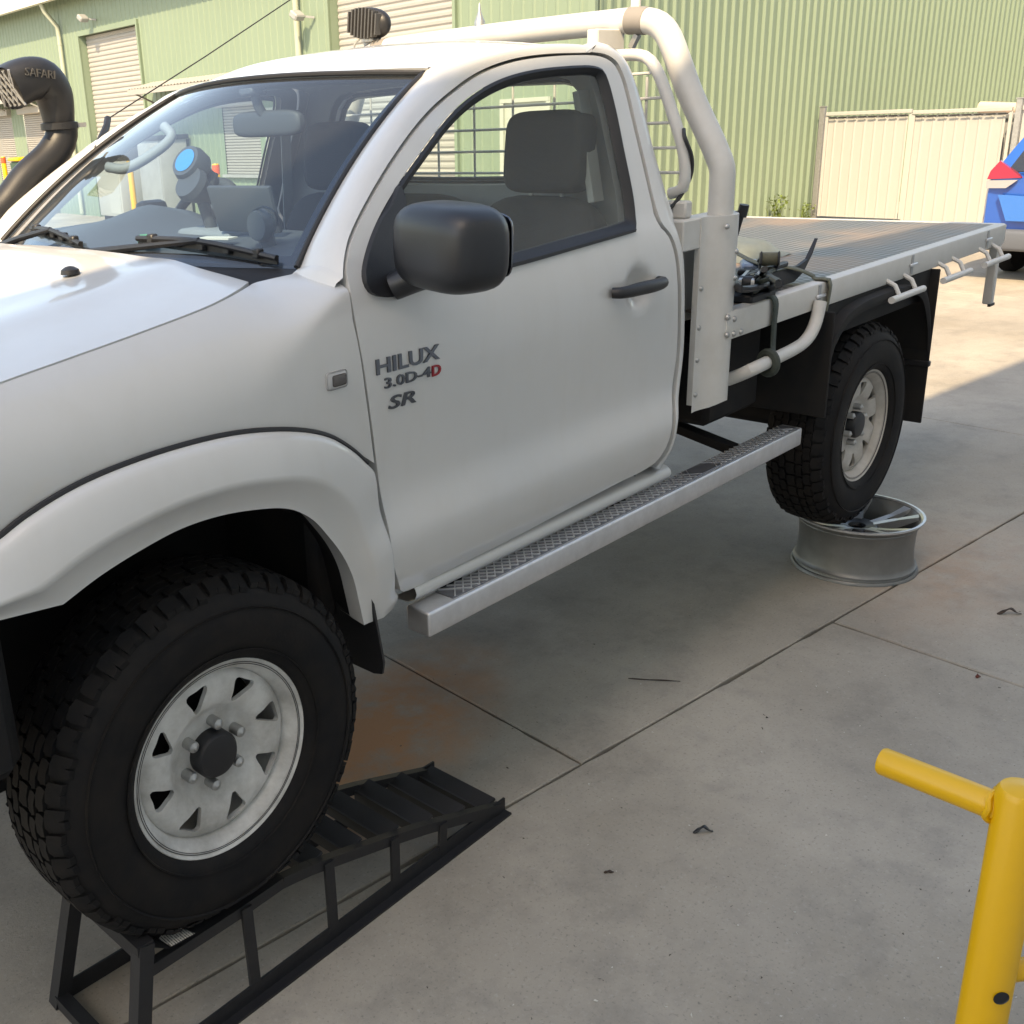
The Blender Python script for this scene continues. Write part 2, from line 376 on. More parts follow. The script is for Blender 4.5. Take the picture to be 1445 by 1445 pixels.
# ------------------------------------------------------------------ the green warehouse
M_green = mat('green_cladding', (.182, .242, .175), .45, noise_amt=.28, noise_scale=1.2, base2=(.152, .208, .148), bump=.03)
M_cream = mat('cream_sheet', (.385, .385, .365), .5, noise_amt=.2, noise_scale=1.5, base2=(.33, .33, .31))
M_shutter = mat('shutter_slats', (.32, .315, .30), .5, noise_amt=.25, noise_scale=2, base2=(.27, .265, .25))
M_doorw = mat('door_paint', (.40, .43, .38), .5, noise_amt=.15, noise_scale=3)
M_darkroom = mat('interior_shade', (.03, .03, .03), .9)
M_grey = mat('grey_enamel', (.30, .31, .31), .5, noise_amt=.3, noise_scale=4)
M_gpost = mat('post_green', (.30, .34, .22), .5)
AW, BW, HE = 9.80, 7.45, 4.62
def ribwall(mb, t0, t1, H, fn, pitch, pan, depth, openings=(), gable=None):
    """fn(t, out, z) -> point; ribs stand out by depth"""
    prof = []; k = 0; t = t0
    sl = (pitch-pan)*.28
    while t < t1:
        for dt, o in ((0, 0), (pan, 0), (pan+sl, depth), (pitch-sl, depth)):
            if t+dt < t1: prof.append((t+dt, o))
        t += pitch
    prof.append((t1, 0))
    cuts = sorted(set([c for o in openings for c in o[:2] if t0 < c < t1]))
    full = []
    for (a, oa), (b, ob) in zip(prof, prof[1:]):
        full.append((a, oa))
        for c in cuts:
            if a < c < b: full.append((c, oa+(ob-oa)*(c-a)/(b-a)))
    full.append(prof[-1])
    for (a, oa), (b, ob) in zip(full, full[1:]):
        if b-a < 1e-6: continue
        mid = (a+b)/2; zs = [(0.0, None)]
        iv = sorted([(o[2], o[3]) for o in openings if o[0] < mid < o[1]])
        z = 0.0; segs = []
        for z0, z1 in iv:
            if z0 > z: segs.append((z, z0))
            z = z1
        segs.append((z, None))
        for z0, z1 in segs:
            za = z1 if z1 is not None else (gable(a) if gable else H); zb = z1 if z1 is not None else (gable(b) if gable else H)
            mb.add([fn(a, oa, z0), fn(b, ob, z0), fn(b, ob, zb), fn(a, oa, za)], [(0, 1, 2, 3)])
    return mb
ware = empty('warehouse', S(AW, BW, 0))
tag(ware, 'long green corrugated steel warehouse with cream roller doors across the yard', 'warehouse')
OPN = [(18.92, 21.6, 0, 3.79), (9.81, 12.55, 0, 3.79), (14.8, 16.0, .96, 2.15), (13.45, 14.56, 0, 2.06), (8.08, 8.93, 0, 1.95),
       (24.2, 25.5, 1.15, 2.35), (26.3, 27.6, 0, 2.35), (31.0, 33.7, 0, 3.79)]
m = ribwall(MB(), BW, 44, HE, lambda t, o, z: S(AW-o, t, z), .19, .13, .012, OPN)
m.build('front_cladding', M_green, ware, smooth=False, recalc=False)
m = ribwall(MB(), AW, 30, HE, lambda t, o, z: S(t, BW-o, z), .178, .098, .034, (), gable=lambda a: HE+min(a-AW, 30-a)*.18)
m.build('side_cladding', M_green, ware, smooth=False, recalc=False)
m = MB()
m.bar(S(AW-.03, BW-.045, 0), S(AW-.03, BW-.045, HE), .10, .06)
m.build('corner_flashing', M_green, ware, smooth=False)
m = MB(); a0, a1 = AW-.35, (AW+30)/2; zr = HE+.05
m.add([S(a0, BW-.15, zr), S(a0, 44, zr), S(a1, 44, zr+(a1-a0)*.18), S(a1, BW-.15, zr+(a1-a0)*.18), S(30.3, BW-.15, zr), S(30.3, 44, zr)], [(0, 1, 2, 3), (3, 2, 5, 4)])
m.build('roof', mat('roof_steel', (.55, .56, .54), .4, metal=.3), ware, smooth=False)
m = MB(); m.bar(S(AW-.42, BW-.1, HE-.02), S(AW-.42, 44, HE-.02), .14, .15)
m.build('gutter', mat('gutter_cream', (.62, .62, .55), .45), ware, smooth=False)
m = MB()
for t in [BW+.1+k*.19 for k in range(190)]:
    m.bar(S(AW-.36, t, HE+.075), S(AW-.30, t, HE+.085), .06, .025)
m.build('roof_sheet_ends', M_grey, ware, smooth=False, kind='stuff')
M_pipe = mat('downpipe_paint', (.36, .39, .31), .45)
for b in (22.53, 13.37, 30.2):
    m = MB(); m.tube([S(AW-.42, b, HE-.05), S(AW-.35, b, HE-.25), S(AW-.10, b, HE-.55), S(AW-.08, b, HE-.8), S(AW-.08, b, .05)], .05, 12)
    dp = m.build('downpipe', M_pipe, ware)
    for z in (1.2, 2.6, 3.7):
        m = MB(); m.lathe([(.056, z-.02), (.058, z), (.056, z+.02)], S(AW-.08, b, 0), 'z', 14); m.build('pipe_clip', M_pipe, dp)
def roller(b0, b1, zt, zb=0.02):
    m = MB(); rows = []; z = zb; k = 0
    while z < zt:
        for dz, o in ((0, 0), (.025, .016), (.06, .016), (.085, 0)):
            if z+dz <= zt: rows.append([S(AW+.13-o, b0+.01, z+dz), S(AW+.13-o, b1-.01, z+dz)])
        z += .095
    m.grid(rows); rd = m.build('roller_door', M_shutter, ware, smooth=False)
    m = MB(); d = .20
    m.add([S(AW-.02, b0, 0), S(AW+d, b0, 0), S(AW+d, b0, zt), S(AW-.02, b0, zt), S(AW-.02, b1, 0), S(AW+d, b1, 0), S(AW+d, b1, zt), S(AW-.02, b1, zt)], [(0, 1, 2, 3), (4, 7, 6, 5), (3, 2, 6, 7)])
    m.build('jamb', M_green, rd, smooth=False, recalc=False)
    m = MB(); m.bar(S(AW-.02, b0-.05, zt+.04), S(AW-.02, b1+.05, zt+.04), .05, .09); m.bar(S(AW-.02, b0-.04, 0), S(AW-.02, b0-.04, zt), .05, .08); m.bar(S(AW-.02, b1+.04, 0), S(AW-.02, b1+.04, zt), .05, .08)
    m.build('door_frame', M_green, rd, smooth=False)
    m = MB(); m.bar(S(AW+.11, b0+.02, zb), S(AW+.11, b1-.02, zb), .05, .07); m.build('bottom_rail', M_grey, rd, smooth=False)
    return rd
roller(18.92, 21.6, 3.79, 1.72)
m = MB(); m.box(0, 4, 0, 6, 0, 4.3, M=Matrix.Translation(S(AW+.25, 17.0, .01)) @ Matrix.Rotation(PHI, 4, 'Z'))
m.build('dark_workshop_interior', M_darkroom, ware, smooth=False)  # near-black box paints the dark of the unlit room under the door
roller(9.81, 12.55, 3.79); roller(31.0, 33.7, 3.79)
for (b0, b1, z0, z1) in ((14.8, 16.0, .96, 2.15), (24.2, 25.5, 1.15, 2.35), (26.3, 27.6, .02, 2.35)):
    m = MB(); rows = []; z = z0
    while z < z1:
        rows += [[S(AW+.03, b0, z), S(AW+.03, b1, z)], [S(AW+.01, b0, z+.02), S(AW+.01, b1, z+.02)], [S(AW+.01, b0, z+.045), S(AW+.01, b1, z+.045)]]; z += .05
    m.grid(rows); w = m.build('window_shutter', M_shutter, ware, smooth=False)
    m = MB(); m.bar(S(AW-.06, b0-.05, z1+.06), S(AW-.06, b1+.05, z1+.06), .16, .18, bev=.02); m.build('shutter_box', M_shutter, w, smooth=False)
    m = MB(); m.bar(S(AW-.03, b0-.05, z0-.02), S(AW-.03, b1+.05, z0-.02), .10, .05)
    m.build('sill', M_grey, w, smooth=False)
for (b0, b1, z1) in ((13.45, 14.56, 2.06), (8.08, 8.93, 1.95)):
    m = MB(); m.bar(S(AW+.02, b0+.04, z1/2), S(AW+.02, b1-.04, z1/2), .04, z1-.05, bev=.004); d = m.build('door', M_doorw, ware, smooth=False)
    m = MB(); m.bar(S(AW-.01, b0+.02, 0), S(AW-.01, b0+.02, z1), .06, .05); m.bar(S(AW-.01, b1-.02, 0), S(AW-.01, b1-.02, z1), .06, .05); m.bar(S(AW-.01, b0, z1-.02), S(AW-.01, b1, z1-.02), .06, .05)
    m.build('door_frame', M_doorw, d, smooth=False)
    m = MB(); m.tube([S(AW-.01, b1-.14, 1.0), S(AW-.06, b1-.14, 1.0), S(AW-.06, b1-.24, 1.0)], .012, 8); m.build('door_handle', M_steel, d)
for (b0, b1, zz) in ((13.1, 18.45, 2.56), (24.0, 28.6, 2.68)):
    m = MB(); rows = []; t = b0
    r0, r1 = [], []
    while t < b1:
        for dt, o in ((0, 0), (.05, 0), (.07, .018), (.10, .018)):
            r0.append(S(AW, t+dt, zz+.12+o)); r1.append(S(AW-.62, t+dt, zz+o))
        t += .12
    m.grid([r0, r1]); aw = m.build('awning', M_shutter, ware, smooth=False)
    m = MB(); m.bar(S(AW-.60, b0, zz-.05), S(AW-.60, b1, zz-.05), .03, .09); m.build('awning_fascia', M_shutter, aw, smooth=False)
    for t in (b0+.06, (b0+b1)/2, b1-.06): MB().bar(S(AW, t, zz-.30), S(AW-.58, t, zz-.03), .03, .03).build('awning_bracket', M_shutter, aw, smooth=False)
for (u, v) in ((137, 28), (445, 25)):
    b = 20.69 if u < 200 else 12.97; z = 4.03 if u < 200 else 3.33
    m = MB(); m.bar(S(AW-.02, b, z), S(AW-.20, b+.10, z+.03), .03, .03); m.box(-.10, .10, -.09, .09, -.05, .05, .02, Matrix.Translation(S(AW-.26, b+.12, z+.04)) @ Matrix.Rotation(.6, 4, 'X'))
    m.build('wall_light', M_grey, ware, smooth=False)

# ------------------------------------------------------------------ the workshop this photo is taken from: unseen, its tall wall shaped to throw the shade
EZ = 8.6; EB = 1.331-SUN_AB[1]*EZ
shop = empty('workshop', S(0, EB, 0)); tag(shop, 'unseen tall pale steel workshop whose wall shades the ute', 'workshop')
M_shop = mat('pale_cladding', (.80, .78, .74), .5, noise_amt=.2, noise_scale=1.0)  # pale tone chosen to bounce light into the shade
ribwall(MB(), -16, 34, EZ-.1, lambda t, o, z: S(t, EB-.05+o, z), .19, .13, .012).build('cladding', M_shop, shop, smooth=False, recalc=False)
m = MB(); m.add([S(-16, -16, EZ+1.2), S(34, -16, EZ+1.2), S(34, EB, EZ), S(-16, EB, EZ), S(-16, -16, 0), S(34, -16, 0), S(34, EB, 0), S(-16, EB, 0)], [(0, 1, 2, 3), (0, 4, 5, 1), (2, 1, 5, 6), (3, 7, 4, 0)])
m.build('roof', M_grey, shop, smooth=False, recalc=False)
m = MB(); m.bar(S(-16, EB-.02, EZ-.07), S(34, EB-.02, EZ-.07), .05, .14); m.build('eave_flashing', M_grey, shop, smooth=False)
# ------------------------------------------------------------------ gates and fence beside the warehouse
GA = 14.77
def gate_leaf(b0, b1, zb, zt):
    m = MB(); rows = []; t = b1; r0, r1 = [], []
    while t > b0:
        for dt, o in ((0, 0), (.11, 0), (.12, .0045), (.135, .0045)):
            if t-dt > b0: r0.append(S(GA-o, t-dt, zb)); r1.append(S(GA-o, t-dt, zt-.04))
        t -= .148
    m.grid([r0, r1]); return m
for (b0, b1, zb, zt, lab) in ((6.0, 7.24, .05, 1.50, 'cream sheet metal gate leaf hung on the warehouse wall post'), (4.72, 5.985, .0, 1.48, 'cream sheet metal gate leaf behind the blue car')):
    gt = empty('yard_gate', S(GA, (b0+b1)/2, 0)); tag(gt, lab, 'gate', 'cream sheet metal gates')
    gate_leaf(b0, b1, zb, zt).build('sheet', M_cream, gt, smooth=False)
    m = MB(); m.bar(S(GA-.02, b0, zt), S(GA-.02, b1, zt), .045, .05, bev=.004); m.build('top_rail', M_cream, gt, smooth=False)
    for k in range(8):
        t = b0+.04+k*(b1-b0-.06)/8; MB().bar(S(GA-.042, t, zt-.055), S(GA-.042, t+(b1-b0)/8*.75, zt-.055), .012, .014).build('slot_shade', M_seal, gt, smooth=False)  # dark bars paint the shadow gaps below the top rail
    for t in (b0+.012, b1-.012): MB().bar(S(GA-.015, t, zb), S(GA-.015, t, zt-.03), .04, .024).build('side_rail', M_cream, gt, smooth=False)
for (b, lab) in ((7.31, 'grey steel gate post against the green warehouse wall'), (4.65, 'grey steel gate post between gate and cream fence')):
    m = MB(); m.bar(S(GA, b, 0), S(GA, b, 1.60), .075, .075, bev=.006); p_ = m.build('gate_post', M_steel, smooth=False); tag(p_, lab, 'post')
    m = MB(); m.box(-.045, .045, -.045, .045, 0, .012, M=Matrix.Translation(S(GA, b, 1.60))); m.build('post_cap', M_steel, p_, smooth=False)
fn = empty('sheet_fence', S(GA, 2, 0)); tag(fn, 'cream sheet metal fence running on from the gate post', 'fence')
gate_leaf(-6, 4.6, .02, 1.5).build('sheet', M_cream, fn, smooth=False)
m = MB(); m.bar(S(GA-.01, -6, 1.49), S(GA-.01, 4.6, 1.49), .05, .05); m.build('top_rail', M_cream, fn, smooth=False)
m = MB(); m.tube([S(GA+.5, 5.35, 1.50), S(GA+.45, 4.75, 1.46)], .075, 12); lg = m.build('rolled_carpet', mat('pale_roll', (.62, .45, .34), .8), smooth=True)
m = MB(); m.lathe([(.02, 0), (.035, .01)], S(GA+.5, 5.35, 1.52), 'x', 10); m.build('roll_core', M_grey, lg)
tag(lg, 'pale pink roll resting on the rack behind the gate', 'roll')
m = MB(); m.bar(S(GA+.48, 4.7, .72), S(GA+.48, 5.5, .72), .35, 1.40, bev=.02)
rk = m.build('storage_rack', M_grey, smooth=False); tag(rk, 'grey storage box standing behind the yard gate', 'storage box')
m = MB(); m.bar(S(GA+.28, 4.75, 1.38), S(GA+.28, 5.45, 1.38), .03, .05); m.build('lid_edge', M_steel, rk, smooth=False)
# cream brick building far behind the fence
far = empty('cream_building', S(33, 2, 0)); tag(far, 'cream block building beyond the sheet fence', 'building')
m = MB(); m.box(0, 6, -14, 6.2, 0, 3.6, M=Matrix.Rotation(PHI, 4, 'Z') @ Matrix.Translation((32, 0, 0))); m.build('wall', M_cream, far, smooth=False)
m = MB(); m.box(-.4, 6.4, -14.4, 6.6, 3.6, 3.8, M=Matrix.Rotation(PHI, 4, 'Z') @ Matrix.Translation((32, 0, 0))); m.build('roof', M_grey, far, smooth=False)

# ------------------------------------------------------------------ small things along the far wall
M_yellow = mat('yellow_paint', (.70, .38, .010), .33, noise_amt=.3, noise_scale=14, base2=(.62, .33, .008), bump=.05, bump_scale=60)
def wear(m, scale, thr):
    n = m.node_tree.nodes; L = m.node_tree.links; b = n['Principled BSDF']; src = b.inputs['Base Color'].links[0].from_socket
    tc = n.new('ShaderNodeTexCoord'); nz = n.new('ShaderNodeTexNoise'); nz.inputs['Scale'].default_value = scale; nz.inputs['Detail'].default_value = 10; nz.inputs['Roughness'].default_value = .75; L.new(tc.outputs['Object'], nz.inputs['Vector'])
    mr = n.new('ShaderNodeMapRange'); mr.inputs[1].default_value = thr; mr.inputs[2].default_value = thr+.015; L.new(nz.outputs['Fac'], mr.inputs[0])
    mx = n.new('ShaderNodeMix'); mx.data_type = 'RGBA'; mx.inputs[7].default_value = (.10, .045, .015, 1); L.new(src, mx.inputs[6]); L.new(mr.outputs[0], mx.inputs[0]); L.new(mx.outputs[2], b.inputs['Base Color'])
wear(M_yellow, 16, .70)
M_orange = mat('red_paint', (.65, .09, .03), .5)
def bollard(p, h, lab, topcol=None):
    m = MB(); m.lathe([(.0, .0), (.06, 0), (.06, h-.02), (.05, h), (0, h)], p, 'z', 16); o = m.build('bollard', M_yellow); tag(o, lab, 'bollard', 'yellow bollards by the roller doors')
    if topcol:
        m = MB(); m.lathe([(.0615, h-.16), (.063, h-.15), (.063, h-.03), (.0615, h-.02)], p, 'z', 16); m.build('reflector_band', topcol, o)
def onA(a, u, v):
    d = ray(u, v); n_ = S(1, 0, 0); return CP+d*((a-CP.dot(n_))/d.dot(n_))
q = onA(9.2, 4, 221); bollard(Vector((q.x, q.y, 0)), q.z, 'yellow bollard with orange band beside the wheelie bin', M_orange)
q = onA(9.1, 189, 285); bollard(Vector((q.x, q.y, 0)), 1.25, 'plain yellow bollard in front of the beige cabinet')
q = onZ(1.25, 304, 231); bollard(Vector((q.x, q.y, 0)), 1.25, 'yellow bollard with orange band by the shuttered window', M_orange)
q = onA(9.3, 40, 221); BS = q.z/1.05; bn = empty('wheelie_bin', (q.x, q.y, 0)); tag(bn, 'dark green wheelie bin with yellow lid by the far wall', 'bin')
Tb = Matrix.Translation((q.x, q.y, 0)) @ Matrix.Rotation(PHI, 4, 'Z') @ Matrix.Scale(BS, 4)
m = MB(); bm = bmesh.new(); bmesh.ops.create_cube(bm, size=1)
for v in bm.verts:
    k = .8 if v.co.z < 0 else 1; v.co = Vector((v.co.x*.58*k, v.co.y*.50*k, .52+v.co.z*.92))
bmesh.ops.bevel(bm, geom=bm.edges[:], offset=.03, segments=2, affect='EDGES'); m.bm(bm, Tb); m.build('body', mat('bin_green', (.03, .07, .045), .5), bn)
m = MB(); m.box(-.31, .31, -.27, .27, .985, 1.05, .025, Tb, 2); m.build('lid', M_yellow, bn)
for s_ in (-.24, .24):
    m = MB(); m.lathe([(0, -.03), (.09, -.03), (.1, 0), (.09, .03), (0, .03)], (0, 0, 0), 'y', 16); m.v = [tuple(Tb @ Vector((x+.25, y+s_, z+.1))) for x, y, z in m.v]; m.build('wheel', M_rubber, bn)
m = MB(); m.tube([Tb @ Vector((.33, -.22, .98)), Tb @ Vector((.36, 0, .98)), Tb @ Vector((.33, .22, .98))], .015, 8); m.build('handle', M_black, bn)
q = onA(9.2, 172, 295); q.z = 0
cb = empty('beige_cabinet', q); tag(cb, 'beige metal cabinet on dark feet behind the plain yellow bollard', 'cabinet')
Tb = Matrix.Translation((q.x+.15, q.y+.05, 0)) @ Matrix.Rotation(PHI, 4, 'Z')
m = MB(); m.box(-.35, .35, -.55, .55, .16, 1.22, .03, Tb, 2); m.build('body', M_cream, cb)
m = MB(); m.box(-.30, .30, -.48, .48, .0, .16, .01, Tb); m.build('base', M_under, cb, smooth=False)
m = MB(); m.box(-.36, -.35, -.50, -.01, .22, 1.16, .003, Tb); m.build('door', M_cream, cb, smooth=False)
q2 = onA(9.4, 238, 300); q2.z = 0
cb = empty('grey_cupboard', q2); tag(cb, 'tall pale grey steel cupboard with dark lid by the warehouse wall', 'cupboard')
Tb = Matrix.Translation((q2.x, q2.y, 0)) @ Matrix.Rotation(PHI, 4, 'Z')
m = MB(); m.box(-.3, .3, -.45, .45, .05, 1.62, .02, Tb, 2); m.build('body', M_grey, cb)
m = MB(); m.box(-.34, .34, -.49, .49, 1.62, 1.70, .015, Tb, 2); m.build('lid', M_darksteel, cb)
m = MB(); m.box(-.312, -.30, -.43, -.01, .10, 1.58, .003, Tb); m.build('door', M_grey, cb, smooth=False)
# weeds at the foot of the warehouse side wall
M_leaf = mat('weed_leaf', (.10, .16, .03), .6, noise_amt=.5, noise_scale=30, base2=(.18, .20, .05))
for (a, h, n_, lab) in ((13.75, .40, 150, 'tall green weed growing against the green corrugated wall'), (14.55, .24, 60, 'small green weed at the foot of the gate post')):
    wd = empty('weed', S(a, BW-.12, 0)); tag(wd, lab, 'weed'); m = MB(); ms = MB()
    for k in range(n_):
        p = S(a+random.gauss(0, .13*h/.5), BW-.08-random.random()*.16, h*random.random()**1.3+.02)
        d = Vector((random.gauss(0, 1), random.gauss(0, 1), random.gauss(.4, .6))).normalized(); l = random.uniform(.03, .07); sd_ = d.cross(Vector((.3, .2, 1))).normalized()*l*.35
        m.add([p, p+d*l*.5+sd_, p+d*l, p+d*l*.5-sd_], [(0, 1, 2, 3)])
    for k in range(8):
        t = a+random.gauss(0, .08); ms.tube([S(t, BW-.12, 0), S(t+random.gauss(0, .05), BW-.13, h*.5), S(t+random.gauss(0, .09), BW-.12, h*random.uniform(.7, 1))], .004, 5)
    m.build('foliage', M_leaf, wd, smooth=False, recalc=False); ms.build('stem', M_leaf, wd)
# ================================================================== THE UTE
YC = 0.88
truck = empty('pickup_truck', (1.54, YC, 0))
tag(truck, 'white single cab flat tray ute with its wheels up on a ramp and rims', 'pickup truck')
LOWTAB = [(.70, .085), (.74, .055), (.79, .024), (.85, -.002), (.90, -.013), (.945, -.016), (.985, -.008), (1.03, .004), (1.08, .009), (1.16, .006), (1.26, .000), (1.36, -.002), (1.44, .004), (1.50, .016), (1.54, .030), (1.56, .042)]
def ysl(z): return sinterp(LOWTAB, z)
def ys(x, z):
    y = ysl(min(z, 1.56))
    if z > 1.56:
        k = max(0, min(1, (1.62-x)/.68)); k = k*k*(3-2*k); sl_ = .36+.22*k
        y += (z-1.56)*sl_ - .05*max(0, z-1.56)*max(0, 2.0-z)
    y += .05*max(0, .2-x)**2
    return y
def onside(u, v, off=0.0):
    d = ray(u, v); t0 = .4; g0 = None; t = t0
    while t < 9:
        P = CP+d*t; gg = P.y-ys(P.x, P.z)-off
        if g0 is not None and g0 < 0 <= gg:
            lo, hi = t-.02, t
            for _ in range(30):
                mi = (lo+hi)/2; P = CP+d*mi
                if P.y-ys(P.x, P.z)-off < 0: lo = mi
                else: hi = mi
            return CP+d*hi
        g0 = gg; t += .02
    return CP+d*t
def xz(pts, off=0.0): return [(lambda p: (p.x, p.z))(onside(u, v, off)) for u, v in pts]
FS = lambda off: (lambda x, z: Vector((x, ys(x, z)+off, z)))
def both(mb, name, m, parent_near, parent_far=None, **kw):
    a = mb.build(name, m, parent_near, **kw); b = mb.mirror().build(name, m, parent_far or parent_near, **kw); return a, b
def sm2(pts, n, closed=False): return [(p.x, p.y) for p in smooth_poly([(a, b, 0) for a, b in pts], n, closed)]

# ---- door outline from its shut lines
DG = [(564, 835), (552.8, 791), (541, 722.5), (530, 654), (516.6, 551), (499.5, 452), (488, 390), (487.5, 372), (495.7, 335), (526, 274), (564, 213), (602, 163.7), (640, 129), (678, 103), (724, 85.6), (773.5, 78), (830, 76), (853, 80), (868.7, 92), (880, 118), (893, 171), (906.7, 228), (920, 285), (930, 316), (943, 331), (952, 355), (957, 400), (957.5, 440), (955, 505.6), (949, 562), (949.5, 597), (941, 631), (922, 656), (868.7, 684.5), (792.5, 724.4), (716.4, 764.4), (640, 802.5), (590, 828), (572, 836)]
door_xz = sm2(xz(DG), 220, True)
WIN = [(518, 372), (517, 355), (530, 316), (560, 262.6), (594.6, 213), (632.7, 163.7), (667, 133), (708.8, 110.4), (754.5, 98.2), (811.6, 92.5), (838, 93.2), (852, 101), (864.9, 140.8), (880, 213), (893.4, 281.6), (897.5, 318), (891.5, 326), (811.6, 350), (724, 375), (575.6, 411), (541, 417), (524, 411), (518, 398)]
win_xz = sm2(xz(WIN), 150, True)
def shrink(poly, d):
    n = len(poly); area = sum(poly[i][0]*poly[(i+1) % n][1]-poly[(i+1) % n][0]*poly[i][1] for i in range(n)); sg = 1 if area > 0 else -1
    out = []
    for i in range(n):
        a, b, c = poly[i-2], poly[i], poly[(i+2) % n]; tx, ty = c[0]-a[0], c[1]-a[1]; L = math.hypot(tx, ty) or 1
        out.append((b[0]-sg*ty/L*d, b[1]+sg*tx/L*d))
    return out
door_in = shrink(door_xz, .0035)
HND = onside(906, 404)
def door_fn(x, z):
    y = ys(x, z)
    dx, dz = (x-HND.x+.012)/.062, (z-HND.z)/.052      # hand scoop behind the handle
    q = dx*dx+dz*dz
    if q < 1: y += .030*(1-q)**.7
    return Vector((x, y, z))
m = panel(MB(), door_in, door_fn, [win_xz], .022, (0, .03, 0))
door, fdoor = both(m, 'door', M_white, truck, sharp=50)
# window seal: black frame between door skin and glass
gl_xz = shrink(win_xz, .026)
def seal_mb():
    a = [FS(-.003)(*q) for q in win_xz]; a2 = [FS(-.006)(*q) for q in shrink(win_xz, .006)]; b = [FS(.006)(*q) for q in shrink(win_xz, .019)]; c = [FS(.016)(*q) for q in gl_xz]
    return MB().grid([a, a2, b, c], close_u=True)
both(seal_mb(), 'window_seal', M_seal, door, fdoor)
both(panel(MB(), shrink(win_xz, .022), FS(.013), (), .04), 'window_glass', M_glass, door, fdoor)
# rear division bar of the window channel and belt weatherstrip
m = MB(); m.grid([[FS(-.008)(*p) for p in sm2(xz([(524, 414), (575.6, 411), (724, 376), (811.6, 351), (894, 327)]), 40)], [FS(-.010)(*p) for p in sm2(xz([(524, 409), (575.6, 406), (724, 370), (811.6, 346), (894, 323)]), 40)], [FS(.004)(*p) for p in sm2(xz([(524, 405), (575.6, 402), (724, 366), (811.6, 342), (894, 319)]), 40)]])
both(m, 'belt_strip', M_seal, door, fdoor)
# inside skin of the door
m = panel(MB(), shrink(door_in, .004), FS(.045), [shrink(win_xz, .012)], .06)
both(m, 'door_trim', M_trim, door, fdoor)
# sill under the door
sx0, sx1 = onY(.03, 583, 842).x, onY(.03, 943, 655).x
rows = []
for k in range(40):
    x = sx0+(sx1-sx0)*k/39; rows.append([Vector((x, y, z)) for y, z in ((.075, .800), (.035, .795), (.022, .785), (.018, .772), (.024, .758), (.045, .746), (.10, .742))])
both(MB().grid(rows), 'sill', M_white, truck, sharp=60)

# ---- front guard
SHUT = [(-.86, .16, 1.335), (-.70, .115, 1.405), (-.5, .10, 1.447), (-.306, .10, 1.475), (-.172, .10, 1.492), (-.025, .10, 1.511), (.135, .105, 1.533), (.20, .118, 1.543), (.25, .14, 1.549), (.29, .165, 1.552), (.314, .184, 1.553)]
SHX = [(p[0], (p[1], p[2])) for p in SHUT]
def shut(x): return sinterp([(p[0], p[1]) for p in SHUT], x), sinterp([(p[0], p[2]) for p in SHUT], x)
PIL = [(.314, .184), (.37, .19), (.44, .19)]
def gtop(x):
    if x <= .314: return shut(x)
    t = (x-.314)/(.455-.314); return .184+.01*t, 1.553+.006*t
OUT = [(0, 767), (38.8, 734), (97, 695), (155, 666), (232.5, 637), (310, 616), (368, 608), (426, 608), (465, 616), (496, 633), (518.5, 652), (532, 667)]
seal3 = [onY(-.006, u, v) for u, v in OUT]
outc = [(-.80, .98), (-.68, 1.08), (-.54, 1.185)]+[(p.x, p.z) for p in seal3]
outc = sm2(outc, 90)
gapf = sorted([(z, x) for x, z in xz([(552.8, 791), (541, 722.5), (530, 654), (516.6, 551), (499.5, 452), (488, 390)])])
def xgap(z): return interp(gapf, z)-.0035
def zseal(x): return interp(sorted(outc), x)
rows = []
NS, NR = 74, 34
xe = xgap(1.50)
for i in range(NS+1):
    s_ = i/NS; xn = -.84+(xe+.84)*s_; col = []
    yt, zt = gtop(xn); zl = zseal(min(xn, outc[-1][0]))-.016
    for j in range(NR+1):
        q = j/NR; q = q**1.6; z = zt-.002+(zl-zt)*q
        x = xn+(xgap(min(z, 1.55))-xe)*max(0, (s_-.72)/.28)**1.5
        base = ys(x, z); d = (zt-z)/(.20 if xn < .16 else .20-.165*min(1, (xn-.16)/.26))
        w = (1-d)**2.3 if d < 1 else 0
        taper = .10*max(0, (-.35-x)/.5)**2
        col.append(Vector((x, base+(yt-ys(x, zt))*w+taper*(1-w), z)))
    rows.append(col)
mg = MB().grid(rows)
e = [r[0] for r in rows]; mg.grid([e, [p+Vector((0, .004, -.03)) for p in e]])
e = rows[-1]; mg.grid([e, [p+Vector((-.002, .03, 0)) for p in e]])
guard, fguard = both(mg, 'front_guard', M_white, truck, sharp=50)
# side indicator on the guard
pi = onside(474, 536); m = MB()
m.box(-.029, .029, -.006, .004, -.019, .019, .008, Matrix.Translation((pi.x, pi.y-.001, pi.z)), 3)
ind, ind2 = both(m, 'side_indicator', M_lens, guard, fguard)
m = MB(); m.box(-.019, .019, -.009, -.004, -.012, .012, .004, Matrix.Translation((pi.x+.003, pi.y-.001, pi.z)), 2)
m.build('indicator_lens', mat('smoked_lens', (.10, .09, .085), .15), guard)

